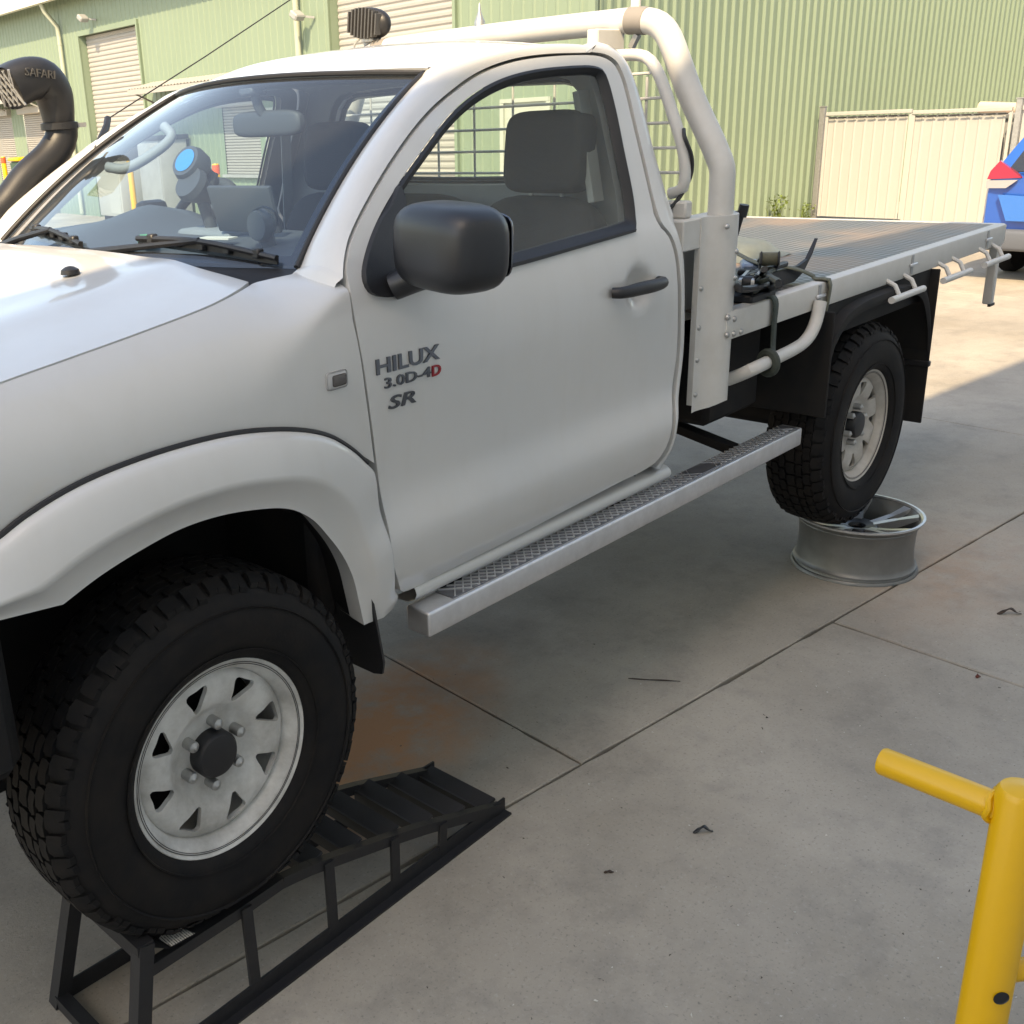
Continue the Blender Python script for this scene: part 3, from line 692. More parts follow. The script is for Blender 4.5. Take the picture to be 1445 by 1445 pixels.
# ---- wheel arch flare
INN = [(0, 856), (102, 860), (155, 819), (213, 782), (271, 751), (329, 732), (387, 723), (426, 724), (457, 738), (480, 761), (504, 792), (520, 825), (528, 858), (535, 891)]
inn3 = [onY(-.05, u, v) for u, v in INN]
fl_in = smooth_poly([Vector((-.60, 0, 1.115)), Vector((-.437, 0, 1.146))] + [Vector((p.x, 0, p.z)) for p in inn3[1:]], 110)
fl_in = [Vector((-.60, 0, 1.13)).lerp(Vector((inn3[1].x, 0, inn3[1].z)), k/16) for k in range(16)] + smooth_poly([Vector((p.x, 0, p.z)) for p in inn3[1:]], 94)
low3 = [onY(-.012, u, v) for u, v in ((541, 722), (553, 791), (563, 832), (575, 846), (576, 858))]
fl_out = smooth_poly([Vector((-.64, 0, 1.14)), Vector((-.54, 0, 1.185))]+[Vector((p.x, 0, p.z)) for p in seal3]+[Vector((p.x, 0, p.z)) for p in low3], 110)
PROF = [(0, 0.0), (.025, -.018), (.06, -.028), (.12, -.035), (.25, -.046), (.40, -.055), (.52, -.061), (.56, -.0625), (.60, -.061), (.64, -.057), (.75, -.046), (.88, -.036), (.97, -.031), (1.0, -.031)]
rows = []
for t, yv in PROF:
    rw = []
    for k, (a, b) in enumerate(zip(fl_out, fl_in)):
        p = a.lerp(b, t); sq = 1 if k < 60 else max(.45, 1-(k-60)/70)
        yb = ys(a.x, a.z)
        rw.append(Vector((p.x, yb*(1-t)+yv*sq+.012*t, p.z)))
    rows.append(rw)
rows.append([p+Vector((0, .012, .004)) for p in rows[-1]]); rows.append([p+Vector((0, .035, .006)) for p in rows[-1]])
mf = MB().grid(rows)
bt = [r[-1] for r in rows]; mf.grid([bt, [p+Vector((.002, .04, .004)) for p in bt]])
ed = rows[0]; mf.grid([ed, [p+Vector((0, .03, 0)) for p in ed]])
flare, fflare = both(mf, 'wheel_arch_flare', M_white, truck, sharp=55)
m = MB(); m.tube([p+Vector((0, ys(p.x, p.z)-.004, .0)) for p in fl_out[4:82]], .0065, 8)
both(m, 'flare_seal', M_seal, flare, fflare)
# inner arch liner
m = MB(); rin = rows[-1]
m.grid([rin, [p+Vector((0, .10, .05)) for p in rin], [p+Vector((0, .45, .05)) for p in rin]])
both(m, 'arch_liner', M_under, truck, truck)
m = MB(); m.box(.36, .44, .10, .62, .75, 1.3, .02); m.box(-.66, -.42, -.015, .75, .80, 1.17, .03); m.box(-.5, .40, .45, .60, .9, 1.35, .02); m.box(-.64, .40, .42, .445, .50, 1.3, .005)  # front block and thin plate added to darken bright gaps by the tyre
both(m, 'inner_guard', M_under, truck, kind='stuff')

# ---- bonnet
NB = 60; rows = []
for i in range(NB+1):
    s_ = i/NB; rw = []
    for j in range(61):
        t = -1+2*j/60
        xr = .302+.012*abs(t)**6; x = xr+(-.86-xr)*s_
        ysh, zsh = shut(min(x, .314)); h = YC-ysh-.004
        y = YC+t*h; cr = .040+.012*s_*(1-s_)
        ridge = .006*math.exp(-((abs(t)-.62)/.10)**2)
        z = zsh+cr*(1-abs(t)**2.6)*(1-.25*s_)+ridge*(1-s_*.5)-(.0 if s_ < .9 else (s_-.9)**2*6)
        rw.append(Vector((x, y, z)))
    rows.append(rw)
mbn = MB().grid(rows)
for e in ([r[0] for r in rows], [r[-1] for r in rows], rows[0], rows[-1]): mbn.grid([e, [p+Vector((0, 0, -.025)) for p in e]])
bonnet = mbn.build('bonnet', M_white, truck, sharp=50)
pn = onZ(1.575, 99, 384); m = MB(); m.lathe([(.022, -.004), (.020, .006), (.010, .012), (0, .014)], (pn.x, pn.y, pn.z+.0), 'z', 14); m.build('washer_nozzle', M_black, bonnet)
# front end (mostly out of the picture): grille, headlights, bumper
m = MB(); m.box(-.93, -.85, .42, 1.34, 1.08, 1.33, .02); m.build('grille', M_black, truck)
for y0, y1 in ((.14, .41), (1.35, 1.62)):
    m = MB(); m.box(-.92, -.78, y0, y1, 1.10, 1.33, .035, None, 3); m.build('headlight', M_lens, truck)
m = MB(); m.box(-1.02, -.80, .10, 1.66, .78, 1.07, .05, None, 3); m.build('front_bumper', M_black, truck)

# ---- windscreen, cowl, pillars, roof
def ws(s_, t):
    hw = .69+(.535-.69)*s_; xc = .452+(1.045-.452)*s_; bow = .125+(.125-.125)*s_
    zc = 1.562+(1.958-1.562)*s_; k = 4*s_*(1-s_)
    return Vector((xc-bow*(1-t*t)-.022*k, YC+t*hw, zc+.022*s_*(1-t*t)+.022*k))
def wsgrid(s0, s1, t0, t1, n, mm, off=0.0):
    return [[ws(s0+(s1-s0)*i/n, t0+(t1-t0)*j/mm)+Vector((off, 0, -off*.9)) for j in range(mm+1)] for i in range(n+1)]
wind = MB().grid(wsgrid(.0, 1, -1, 1, 24, 40)).build('windscreen', M_wind, truck)
m = MB()
m.grid(wsgrid(.0, .055, -1, 1, 2, 40, .005)); m.grid(wsgrid(.955, 1, -1, 1, 2, 40, .005)); m.grid(wsgrid(.055, .955, -1, -.952, 20, 2, .005)); m.grid(wsgrid(.055, .955, .952, 1, 20, 2, .005))
m.build('windscreen_border', M_frit, wind)
m = MB(); m.tube([ws(k/30, -1)+Vector((-.004, -.004, .004)) for k in range(31)]+[ws(1, -1+2*k/40)+Vector((-.004, 0, .004)) for k in range(1, 40)]+[ws(1-k/30, 1)+Vector((-.004, .004, .004)) for k in range(31)], .007, 8)
m.build('windscreen_moulding', M_seal, wind)
# cowl panel between bonnet and glass
rows = []
for i in range(6):
    f_ = i/5; rows.append([(lambda a, b: a.lerp(b, f_)+Vector((0, 0, -.018*math.sin(math.pi*f_))))(Vector((.308+.012*abs(t)**6, YC+t*.70, 1.553-.006+.040*(1-abs(t)**2.6)-.012)), ws(.02, t)+Vector((.004, 0, -.004))) for t in [-1+2*j/40 for j in range(41)]])
cowl = MB().grid(rows).build('cowl', M_black, truck)
# A pillar + roof rail: from door shut line to windscreen / roof edge
gap3 = [onside(u, v) for u, v in DG[6:]]
UP = [(488, 390), (487.5, 372), (495.7, 335), (526, 274), (564, 213), (602, 163.7), (640, 129), (678, 103), (724, 85.6), (773.5, 78), (830, 76), (853, 80), (868.7, 92), (880, 118), (893, 171), (906.7, 228), (920, 285), (930, 316)]
outer = smooth_poly([FS(0)(x, z) for x, z in xz([(484, 392)]+[(u-3.0, v-2.0) if u < 830 else (u+3, v-2) for u, v in UP[1:11]])], 60)
inner_pts = [ws(.005, -1)+Vector((0, -.006, 0))]+[ws(k/10, -1)+Vector((0, -.006, .004)) for k in (1, 2, 3, 4, 5, 6, 7, 8, 9, 9.8)]
ROOFE = [(1.055, .334, 1.974), (1.15, .310, 1.992), (1.28, .290, 2.006), (1.42, .272, 2.014), (1.56, .258, 2.012), (1.66, .252, 2.0)]
inner = smooth_poly(inner_pts+[Vector(p) for p in ROOFE], 60)
# match parameters by x
def atx(poly, x):
    for a, b in zip(poly, poly[1:]):
        if a.x <= x <= b.x and b.x > a.x: return a.lerp(b, (x-a.x)/(b.x-a.x))
    return poly[0] if x < poly[0].x else poly[-1]
rows = []
NP = 70
io = resample(outer, NP); ii = resample(inner, NP)
for k in range(9):
    f_ = k/8; rw = []
    for a, b in zip(io, ii):
        d = (b-a); n_ = Vector((-.35, -.55, .75)).normalized(); p = a.lerp(b, f_)+n_*(.020*math.sin(math.pi*f_)); rw.append(p)
    rows.append(rw)
mp = MB().grid(rows)
mp.grid([rows[0], [p+Vector((.0, .03, -.004)) for p in rows[0]]]); mp.grid([rows[-1], [p+Vector((.01, .012, -.03)) for p in rows[-1]]])
ft = [r[0] for r in rows]; mp.grid([ft, [p+Vector((-.016, .004, -.010)) for p in ft], [p+Vector((-.026, .022, -.045)) for p in ft]])
both(mp, 'front_pillar', M_white, truck, sharp=55); PILROW = rows
# roof skin
rows = []
def roofz(x): return sinterp([(p[0], p[2]) for p in ROOFE]+[(1.72, 1.975), (1.76, 1.93)], x)
def roofy(x): return sinterp([(p[0], p[1]) for p in ROOFE]+[(1.72, .250), (1.76, .25)], x)
for i in range(37):
    s_ = i/36; rw = []
    for j in range(41):
        t = -1+2*j/40
        x0 = 1.045-.125*(1-t*t)+.004; x = x0+(1.70-x0)*s_
        ye, ze = roofy(max(x, 1.055)), roofz(max(x, 1.055))
        z = ze+.052*(1-abs(t)**2.4)*min(1, .42+1.1*(x-x0)/.35)-.012*(1-t*t)*max(0, 1-(x-x0)/.2)
        rw.append(Vector((x, YC+t*(YC-ye), z)))
    rows.append(rw)
back = []
for dx, dz in ((.03, -.006), (.05, -.022), (.062, -.05), (.066, -.09)): rows.append([Vector((1.70+dx, p.y, p.z+dz)) for p in rows[36]])
mr = MB().grid(rows); mr.grid([rows[0], [p+Vector((.012, 0, -.02)) for p in rows[0]]])
roof = mr.build('roof', M_white, truck, sharp=55)
m = MB(); rows2 = [[p+Vector((.0, 0, -.035)) for p in r] for r in rows[:37]]; m.grid(rows2); m.build('roof_lining', M_trimlight, roof)
# rear quarter of the cab: behind the door, round the corner to the back wall
gapr = smooth_poly([FS(0)(x, z) for x, z in xz([(833, 73), (856, 77), (872, 89), (884, 117), (897, 171), (910.7, 228), (924, 285), (934, 314), (947, 331), (956, 355), (961, 400), (961.5, 440), (959, 505.6), (953, 562), (953.5, 597), (945, 634), (926, 660)])], 90)
BX = 1.735
EDG = smooth_poly([FS(0)(x, z) for x, z in xz([(842, 62.8), (868.7, 71), (886.5, 91), (904, 141), (922.5, 213), (937.5, 266), (947, 304), (957, 331), (964.5, 365), (966, 430), (964.5, 494), (957.5, 560), (957, 593), (949.5, 630), (932, 662)])], 90)
rows = [gapr]
rows.append([a.lerp(b, .5)+Vector((0, -.002, 0)) for a, b in zip(gapr, EDG)]); rows.append(EDG)
for dx, dy in ((.010, .006), (.017, .016), (.020, .03)): rows.append([p+Vector((dx, dy, -.002 if k > 30 else .0)) for k, p in enumerate(EDG)])
rows.append([Vector((max(p.x+.02, 1.76), p.y+.16, p.z)) for p in EDG])
mq = MB().grid(rows); mq.grid([gapr, [p+Vector((0, .03, 0)) for p in gapr]])
both(mq, 'rear_quarter', M_white, truck, sharp=60)
# filler between rear quarter top and roof
a = [PILROW[0][-1]+Vector((-.02, 0, .0))]+[EDG[k] for k in range(0, 14)]; b = [Vector((1.56, .262, 2.013))]+[Vector((min(1.70, 1.60+.012*k), .2545, 2.012-.0016*k)) for k in range(14)]
both(MB().grid([a, [p.lerp(q, .5)+Vector((0, -.012, .012)) for p, q in zip(a, b)], b, [q+Vector((.02, .05, .0)) for q in b]]), 'roof_corner', M_white, truck, sharp=60)
# back wall with rear window
RW = [(.34, 1.655), (1.42, 1.655), (1.46, 1.70), (1.40, 1.90), (1.33, 1.935), (.43, 1.935), (.36, 1.90), (.30, 1.70)]
rwp = sm2(RW, 60, True)
back_out = [(.05, .78), (1.71, .78), (1.74, 1.2), (1.71, 1.55), (1.52, 1.97), (1.3, 2.02), (.46, 2.02), (.24, 1.97), (.05, 1.55), (.02, 1.2)]
bw = panel(MB(), back_out, lambda y, z: Vector((1.765, y, z)), [rwp], .08, (-.03, 0, 0)).build('cab_back', M_white, truck, smooth=False)
panel(MB(), back_out, lambda y, z: Vector((1.715-max(0, 1.63-z)*.12, y, z)), [shrink(rwp, -.012)], .08).build('back_trim', M_trim, bw, smooth=False)
panel(MB(), shrink(rwp, -.01), lambda y, z: Vector((1.758, y, z)), (), .1).build('rear_window', M_glass, bw)
MB().tube([Vector((1.768, y, z)) for y, z in rwp], .012, 8, closed=True).build('rear_window_seal', M_seal, bw)
# ---- mirror, handle, badges on the near door
m = MB()
def superell(c, hx, hy, hz, e1, e2, M, n=28, mm=18):
    rows = []
    sg = lambda v, e: math.copysign(abs(v)**e, v)
    for i in range(mm+1):
        ph = -math.pi/2+math.pi*i/mm; rw = []
        for k in range(n):
            th = 2*math.pi*k/n
            rw.append(M @ Vector((hx*sg(math.cos(ph), e1)*sg(math.cos(th), e2), hy*sg(math.cos(ph), e1)*sg(math.sin(th), e2), hz*sg(math.sin(ph), e1))))
        rows.append(rw)
    return rows
Mm = Matrix.Translation((.583, -.138, 1.609)) @ Matrix.Rotation(R(-12), 4, 'Z') @ Matrix.Rotation(R(2), 4, 'X')
m.grid(superell(None, .080, .136, .088, .56, .62, Mm), close_u=True)
mirror = m.build('mirror', M_mirror, door, sharp=60)
m = MB(); m.grid(superell(None, .004, .104, .066, .4, .4, Mm @ Matrix.Translation((.080, 0, 0)), 24, 12), close_u=True); m.build('mirror_face', M_chrome, door)
SAIL = sm2(xz([(560, 262), (548, 288), (530, 316), (513, 365), (511, 396), (520, 413), (541, 419), (572, 412), (590, 404), (590, 370), (575, 320), (566, 280)]), 60, True)
m = panel(MB(), SAIL, FS(-.014), (), .03, (0, .02, 0)); m.build('mirror_sail', M_black, door, sharp=60)
m = MB(); pa = onside(552, 405); m.tube([pa+Vector((0, -.004, 0)), pa+Vector((.03, -.045, .022)), Vector((.60, -.09, 1.56)), Vector((.615, -.12, 1.575))], [.030, .034, .036, .034], 14); m.build('mirror_arm', M_mirror, door)
mm_ = MB(); mm_.grid(superell(None, .080, .136, .088, .56, .62, Mm), close_u=True); mm_ = mm_.mirror(); mm_.build('mirror', M_mirror, fdoor, sharp=60)
# handle: bar over the scoop
h0, h1 = onside(871, 414, -.02), onside(936, 397, -.02)
pts = smooth_poly([h0+Vector((-.002, .014, 0)), h0+Vector((.012, -.006, .0)), h0.lerp(h1, .4)+Vector((0, -.016, .001)), h0.lerp(h1, .75)+Vector((0, -.016, 0)), h1+Vector((-.014, -.008, 0)), h1+Vector((.0, .014, 0))], 26)
m = MB(); m.tube(pts, [.0145+.004*math.sin(math.pi*k/25) for k in range(26)], 12); m.v = [(x, y, z) for x, y, z in m.v]; hd, hd2 = both(m, 'door_handle', M_black, door, fdoor)
m = MB(); m.lathe([(.0, -.002), (.009, -.002), (.010, .003)], (h1.x-.012, h1.y-.012, h1.z), 'y', 14); m.build('lock_barrel', M_steel, door)
def text_mesh(txt, name, matl, parent, x0, x1, zb0, zb1, zt0, off=-.004, ext=.004, shear=.0, bold=.012):
    cu = bpy.data.curves.new(name, 'FONT'); cu.body = txt; cu.extrude = .10; cu.offset = bold; cu.shear = shear; cu.bevel_depth = 0; cu.resolution_u = 3
    ob = bpy.data.objects.new('tmp', cu); COL.objects.link(ob); dg = bpy.context.evaluated_depsgraph_get(); dg.update()
    me = bpy.data.meshes.new_from_object(ob.evaluated_get(dg)); bpy.data.objects.remove(ob)
    xs = [v.co.x for v in me.vertices]; yv = [v.co.y for v in me.vertices]; xa, xb, ya, yb = min(xs), max(xs), min(yv), max(yv); H = zt0-zb0
    mb = MB(); vs = []
    for v in me.vertices:
        f_ = (v.co.x-xa)/(xb-xa); x = x0+(x1-x0)*f_; z = zb0+(zb1-zb0)*f_+H*(v.co.y-ya)/(yb-ya)
        vs.append(Vector((x, ys(x, z)+(off if v.co.z > 0 else .002), z)))
    mb.add(vs, [tuple(p.vertices) for p in me.polygons]); bpy.data.meshes.remove(me)
    return mb.build(name, matl, parent, smooth=False)
def tx(txt, bl, br, tl, name='badge_lettering', matl=None, **k):
    a, b, c = onside(*bl), onside(*br), onside(*tl)
    text_mesh(txt, name, matl or M_chrome, door, a.x, b.x, a.z, b.z, c.z, **k)
tx('HILUX', (530.5, 530), (619.5, 506), (528, 508), bold=.02)
tx('3.0D-4', (542, 549), (607, 531), (541, 534), bold=.015)
tx('D', (609, 531.5), (621, 527.5), (608, 516.5), matl=M_red, bold=.015)
tx('SR', (547.5, 578.5), (586, 567), (547.5, 560), bold=.015, shear=.18)

# ---- wipers
def wiper(p0, p1, p2, piv):
    w = MB(); a, b = Vector(p0), Vector(p1); mid = a.lerp(b, .5)
    pts = smooth_poly([a, a.lerp(b, .25)+Vector((-.006, 0, .010)), mid+Vector((-.010, 0, .016)), a.lerp(b, .75)+Vector((-.006, 0, .010)), b], 24)
    w.tube(pts, .007, 8); w.bar(a+Vector((.004, 0, -.004)), b+Vector((.004, 0, -.004)), .006, .020)
    for f_ in (.12, .32, .5, .68, .88): q = a.lerp(b, f_); w.box(-.010, .010, -.012, .012, -.006, .016, .003, Matrix.Translation(q))
    o = w.build('wiper', M_black, truck)
    w = MB(); w.tube([Vector(piv), Vector(piv).lerp(mid, .5)+Vector((-.02, 0, .01)), mid+Vector((-.01, 0, .018))], [.012, .009, .007], 8); w.build('wiper_arm', M_black, o)
def wsP(s_, t, lift=.012): p = ws(s_, t); return p+Vector((-lift*.6, 0, lift))
wiper(wsP(.02, -.93), wsP(.085, -.28), None, (.35, .98, 1.565))
wiper(wsP(.045, .05), wsP(.085, .62), None, (.36, 1.42, 1.565))

# ---- cab interior
m = MB(); rows = []
for k in range(25):
    y = .10+1.56*k/24; e = 1-abs((y-YC)/.78)**4
    bump = .055*math.exp(-((y-1.26)/.20)**2)
    rows.append([Vector((.40, y, 1.535)), Vector((.50, y, 1.555+.01*e)), Vector((.66, y, 1.575+.012*e+bump*.3)), Vector((.80, y, 1.578+.015*e+bump)), Vector((.90, y, 1.560+.01*e+bump)), Vector((.935, y, 1.52+bump)), Vector((.90, y, 1.40)), Vector((.86, y, 1.15))])
m.grid(rows); dash = m.build('dashboard', M_dash, truck, sharp=60)
m = MB(); m.box(.66, .80, .70, .94, 1.575, 1.60, .012, None, 2); m.build('dash_tray', M_trim, dash)
def thing_on_dash(mb, name, mt): return mb.build(name, mt, dash)
# steering wheel (right-hand drive, far side)
cw = Vector((.98, 1.27, 1.53)); Mw = Matrix.Translation(cw) @ Matrix.Rotation(R(-62), 4, 'Y')
m = MB(); m.tube([Mw @ Vector((.185*math.cos(t), .185*math.sin(t), 0)) for t in [2*math.pi*k/40 for k in range(40)]], .016, 10, closed=True)
sw = m.build('steering_wheel', M_dash, truck)
m = MB()
for t in (0, math.pi, -math.pi/2): m.bar(Mw @ Vector((.03*math.cos(t), .03*math.sin(t), -.012)), Mw @ Vector((.18*math.cos(t), .18*math.sin(t), 0)), .03, .014)
m.lathe([(0, .012), (.06, .006), (.07, -.012), (.05, -.05)], (0, 0, 0), 'z', 20); n0 = len(m.v)-80
m.v[n0:] = [tuple(Mw @ Vector(v)) for v in m.v[n0:]]; m.build('wheel_hub', M_dash, sw)
# seats
def seat(yc, w):
    s_ = empty('seat', (1.35, yc, .95), truck)
    m = MB(); m.grid(superell(None, .26, w/2, .10, .5, .4, Matrix.Translation((1.28, yc, 1.18)), 32, 14), close_u=True); m.build('seat_cushion', M_cloth, s_, sharp=None)
    m = MB(); m.grid(superell(None, .08, w/2*.94, .275, .55, .6, Matrix.Translation((1.545, yc-.02, 1.345)) @ Matrix.Rotation(R(12), 4, 'Y'), 32, 16), close_u=True); m.build('seat_back', M_cloth, s_, sharp=None)
    m = MB(); m.grid(superell(None, .058, .138, .115, .38, .42, Matrix.Translation((1.585, yc-.045, 1.738)) @ Matrix.Rotation(R(6), 4, 'Y'), 32, 16), close_u=True); m.build('headrest', M_cloth, s_, sharp=None)
    for dy in (-.055, .055):
        m = MB(); m.tube([Vector((1.575, yc+dy-.045, 1.56)), Vector((1.575, yc+dy-.045, 1.66))], .007, 8); m.build('headrest_post', M_steel, s_)
seat(.40, .50); seat(1.30, .50)
m = MB(); m.grid(superell(None, .08, .22, .26, .45, .5, Matrix.Translation((1.55, YC, 1.36)) @ Matrix.Rotation(R(12), 4, 'Y'), 24, 12), close_u=True); m.build('centre_seat_back', M_cloth, truck)
m = MB(); m.box(.48, 1.74, .09, 1.67, .80, .90, .02); m.box(.40, .50, .09, 1.67, .82, 1.52, .02); m.build('cab_floor', M_under, truck, kind='stuff')  # upright block is a firewall added to keep light out
# seat belt pillar trim on the near B pillar
m = MB(); m.bar((1.60, .20, 1.60), (1.60, .26, 1.90), .05, .02); m.build('belt_trim', M_trimlight, truck)
m = MB(); m.bar((1.58, 1.56, 1.10), (1.58, 1.52, 1.88), .045, .004); m.build('seat_belt', M_trimlight, truck)
# inside of the pillars
inn_a = [ws(k/20, -.985)+Vector((.02, .0, -.02)) for k in range(21)]; inn_b = [Vector((p.x+.05, p.y-.05, p.z-.02)) for p in inn_a]
both(MB().grid([inn_a, [a.lerp(b, .5)+Vector((.01, .01, -.01)) for a, b in zip(inn_a, inn_b)], inn_b]), 'pillar_trim', M_trimlight, truck)
# grab handle on the far pillar
gp = [ws(.52, .93)+Vector((.04, -.02, -.03)), ws(.55, .90)+Vector((.06, -.05, -.05)), ws(.66, .89)+Vector((.08, -.06, -.055)), ws(.78, .90)+Vector((.08, -.05, -.05)), ws(.82, .93)+Vector((.05, -.02, -.03))]
m = MB(); m.tube(smooth_poly(gp, 24), .016, 10); m.build('grab_handle', M_trimlight, truck)
# rear-view mirror
m = MB(); m.grid(superell(None, .022, .135, .036, .5, .45, Matrix.Translation((.955, .86, 1.862)) @ Matrix.Rotation(R(6), 4, 'Z'), 28, 12), close_u=True); rv = m.build('rear_view_mirror', M_dash, truck)
m = MB(); m.tube([Vector((.93, .88, 1.945)), Vector((.935, .875, 1.91)), Vector((.95, .865, 1.875))], .014, 10); m.box(-.03, .03, -.03, .03, -.012, .012, .006, Matrix.Translation((.925, .88, 1.95))); m.build('mirror_stalk', M_dash, rv)
# gadgets on the dashboard: tablet on a suction mount, phone mounts, papers
def tablet_part():
    tb = empty('tablet_mount', (.62, .62, 1.58), truck)
    q = onX(.66, 345, 295); Mt = Matrix.Translation(q) @ Matrix.Rotation(R(-18), 4, 'Y') @ Matrix.Rotation(R(10), 4, 'Z') @ Matrix.Rotation(R(4), 4, 'X')
    m = MB(); m.box(-.008, .008, -.105, .105, -.062, .062, .006, Mt, 2); m.build('tablet', M_dash, tb)
    m = MB(); q2 = onX(.60, 370, 318); m.lathe([(0, -.02), (.035, -.02), (.042, 0), (.03, .02), (0, .03)], q2, 'x', 18); m.tube([q2, q2+Vector((.02, 0, -.06))], .02, 10); m.build('suction_cup', M_dash, tb)
    q3 = onX(.70, 268, 232); m = MB(); Md = Matrix.Translation(q3) @ Vector((-.78, -.10, .55)).to_track_quat('Z', 'Y').to_matrix().to_4x4()
    m.lathe([(0, .02), (.045, .02), (.052, 0), (.05, -.03), (.03, -.05), (.022, -.10), (0, -.11)], (0, 0, 0), 'z', 20); m.v = [tuple(Md @ Vector(v)) for v in m.v]; m.build('phone_holder', M_dash, tb)
    m = MB(); m.lathe([(0, .024), (.034, .022)], (0, 0, 0), 'z', 20); m.v = [tuple(Md @ Vector(v)) for v in m.v]; m.build('holder_pad', mat('blue_pad', (.02, .25, .55), .35), tb)
    q4 = onX(.68, 272, 262); m = MB(); Md2 = Matrix.Translation(q4) @ Vector((-.80, -.05, .60)).to_track_quat('Z', 'Y').to_matrix().to_4x4()
    m.lathe([(0, .02), (.045, .02), (.05, 0), (.035, -.03), (.018, -.07), (0, -.075)], (0, 0, 0), 'z', 20); m.v = [tuple(Md2 @ Vector(v)) for v in m.v]; m.build('vent_holder', M_dash, tb)
    m = MB(); m.tube([q3+Vector((.03, 0, -.02)), q3.lerp(q4, .6)+Vector((.07, 0, 0)), q4+Vector((.03, 0, -.05)), q4+Vector((.05, 0, -.12))], .018, 10); m.build('mount_arm', M_dash, tb)
    m = MB(); m.tube(smooth_poly([onX(.64, 352, 322), onX(.6, 356, 300), onX(.58, 372, 292), onX(.58, 388, 300), onX(.6, 392, 318)], 24), .003, 6); m.build('charge_cable', M_black, tb)
    m = MB(); m.box(-.05, .05, -.03, .03, 0, .05, .02, Matrix.Translation(onZ(1.60, 215, 305)), 2); m.build('dash_gadget', M_black, tb)
tablet_part()
q = onZ(1.594, 207, 337); m = MB(); m.box(-.02, .02, -.09, .09, 0, .004, M=Matrix.Translation(q) @ Matrix.Rotation(R(-35), 4, 'Z')); pp = m.build('green_wrapper', mat('green_wrapper', (.03, .35, .08), .4), smooth=False); tag(pp, 'small green wrapper lying on the dashboard behind the windscreen', 'wrapper')
q = onZ(1.594, 307, 337); m = MB(); m.box(-.02, .02, -.05, .05, 0, .004, M=Matrix.Translation(q) @ Matrix.Rotation(R(15), 4, 'Z')); pp = m.build('paper_slip', mat('paper', (.65, .6, .5), .8), smooth=False); tag(pp, 'crumpled pale paper slip on the dashboard behind the windscreen', 'paper')

# ---- wheels
ZF, ZR, RT = .6217, .6262, .400
tyre_prof = [(.205, .03), (.214, .012), (.222, -.004), (.236, -.013), (.262, -.020), (.295, -.025), (.328, -.022), (.352, -.012), (.370, .000), (.382, .014), (.390, .034)]
def tyre_mb():
    m = MB(); W = .205; KW = W/.23
    pr = tyre_prof+[(.393, W/2)]+[(r, W-y) for r, y in tyre_prof[::-1]]+[(.205, W/2)]
    m.lathe(pr, (0, 0, 0), 'y', 120, close=True)
    # thin ribs on the sidewall
    for r in (.245, .335):
        m.lathe([(r-.002, -.016 if r < .3 else -.018), (r-.001, -.0205 if r < .3 else -.0225), (r+.001, -.0210 if r < .3 else -.0245), (r+.002, -.018 if r < .3 else -.018)], (0, 0, 0), 'y', 120)
    N = 46
    def Rt(y):
        d = min(y+.012, W+.012-y); return RT-.010*max(0, 1-d/.075)**1.6-.026*max(0, 1-d/.022)**1.4
    def blk(poly, t0, y_s):
        top = []; bot = []; cx_ = sum(p[0] for p in poly)/len(poly); cy_ = sum(p[1] for p in poly)/len(poly)
        for sx, yy in poly:
            y = yy*KW if y_s > 0 else W-yy*KW
            t = t0+(cx_+(sx-cx_)*.86)*2*math.pi/N; r = Rt(y)
            top.append(Vector((r*math.cos(t), y, r*math.sin(t)))); bot.append(Vector(((r-.011)*math.cos(t), y, (r-.011)*math.sin(t))))
        n = len(poly); m.add(top+bot, [tuple(range(n))]+[(k, (k+1) % n, n+(k+1) % n, n+k) for k in range(n)])
    for k in range(N):
        t = 2*math.pi*k/N
        for sgn in (1, -1):
            o = 0 if sgn > 0 else math.pi/N
            alt = .005 if k % 2 else 0
            blk([(-.47, -.008+alt), (-.05, -.007+alt), (.0, .0), (.05, -.007+alt), (.45, -.008+alt), (.50, .010), (.44, .028), (.02, .032), (-.42, .026)], t+o, sgn)
            blk([(-.42, .032), (.0, .037), (.47, .033), (.55, .046), (.46, .060), (.02, .064), (-.44, .058), (-.50, .045)], t+o+.05, sgn)
            blk([(-.44, .064), (.02, .070), (.47, .066), (.53, .077), (.45, .089), (.0, .093), (-.47, .087), (-.52, .076)], t+o+.10, sgn)
        blk([(-.46, .096), (.02, .100), (.46, .096), (.54, .115), (.46, .134), (-.02, .130), (-.44, .134), (-.50, .115)], t+.09, 1)
    return m
M_cap = mat('hub_cap', (.014, .014, .016), .45)
def rim_disc():
    m = MB(); holes = []
    for k in range(8):
        a0 = 2*math.pi*(k+.28)/8; tri = []
        for (r, da) in ((.171, -.205), (.171, .165), (.110, .10)):
            tri.append((r*math.cos(a0+da), r*math.sin(a0+da)))
        tri = [(tri[i][0]*(1-f_)+tri[(i+1) % 3][0]*f_, tri[i][1]*(1-f_)+tri[(i+1) % 3][1]*f_) for i in range(3) for f_ in (.13, .5, .87)]
        holes.append(sm2(tri, 24, True))
    out = [(.186*math.cos(2*math.pi*k/80), .186*math.sin(2*math.pi*k/80)) for k in range(80)]
    ctr = [(.050*math.cos(2*math.pi*k/40), .050*math.sin(2*math.pi*k/40)) for k in range(40)]
    tab = [(.05, .050), (.085, .050), (.10, .043), (.115, .030), (.15, .024), (.172, .026), (.186, .036)]
    panel(m, out, lambda x, z: Vector((x, sinterp(tab, math.hypot(x, z)), z)), holes+[ctr], .011, (0, .012, 0))
    return m
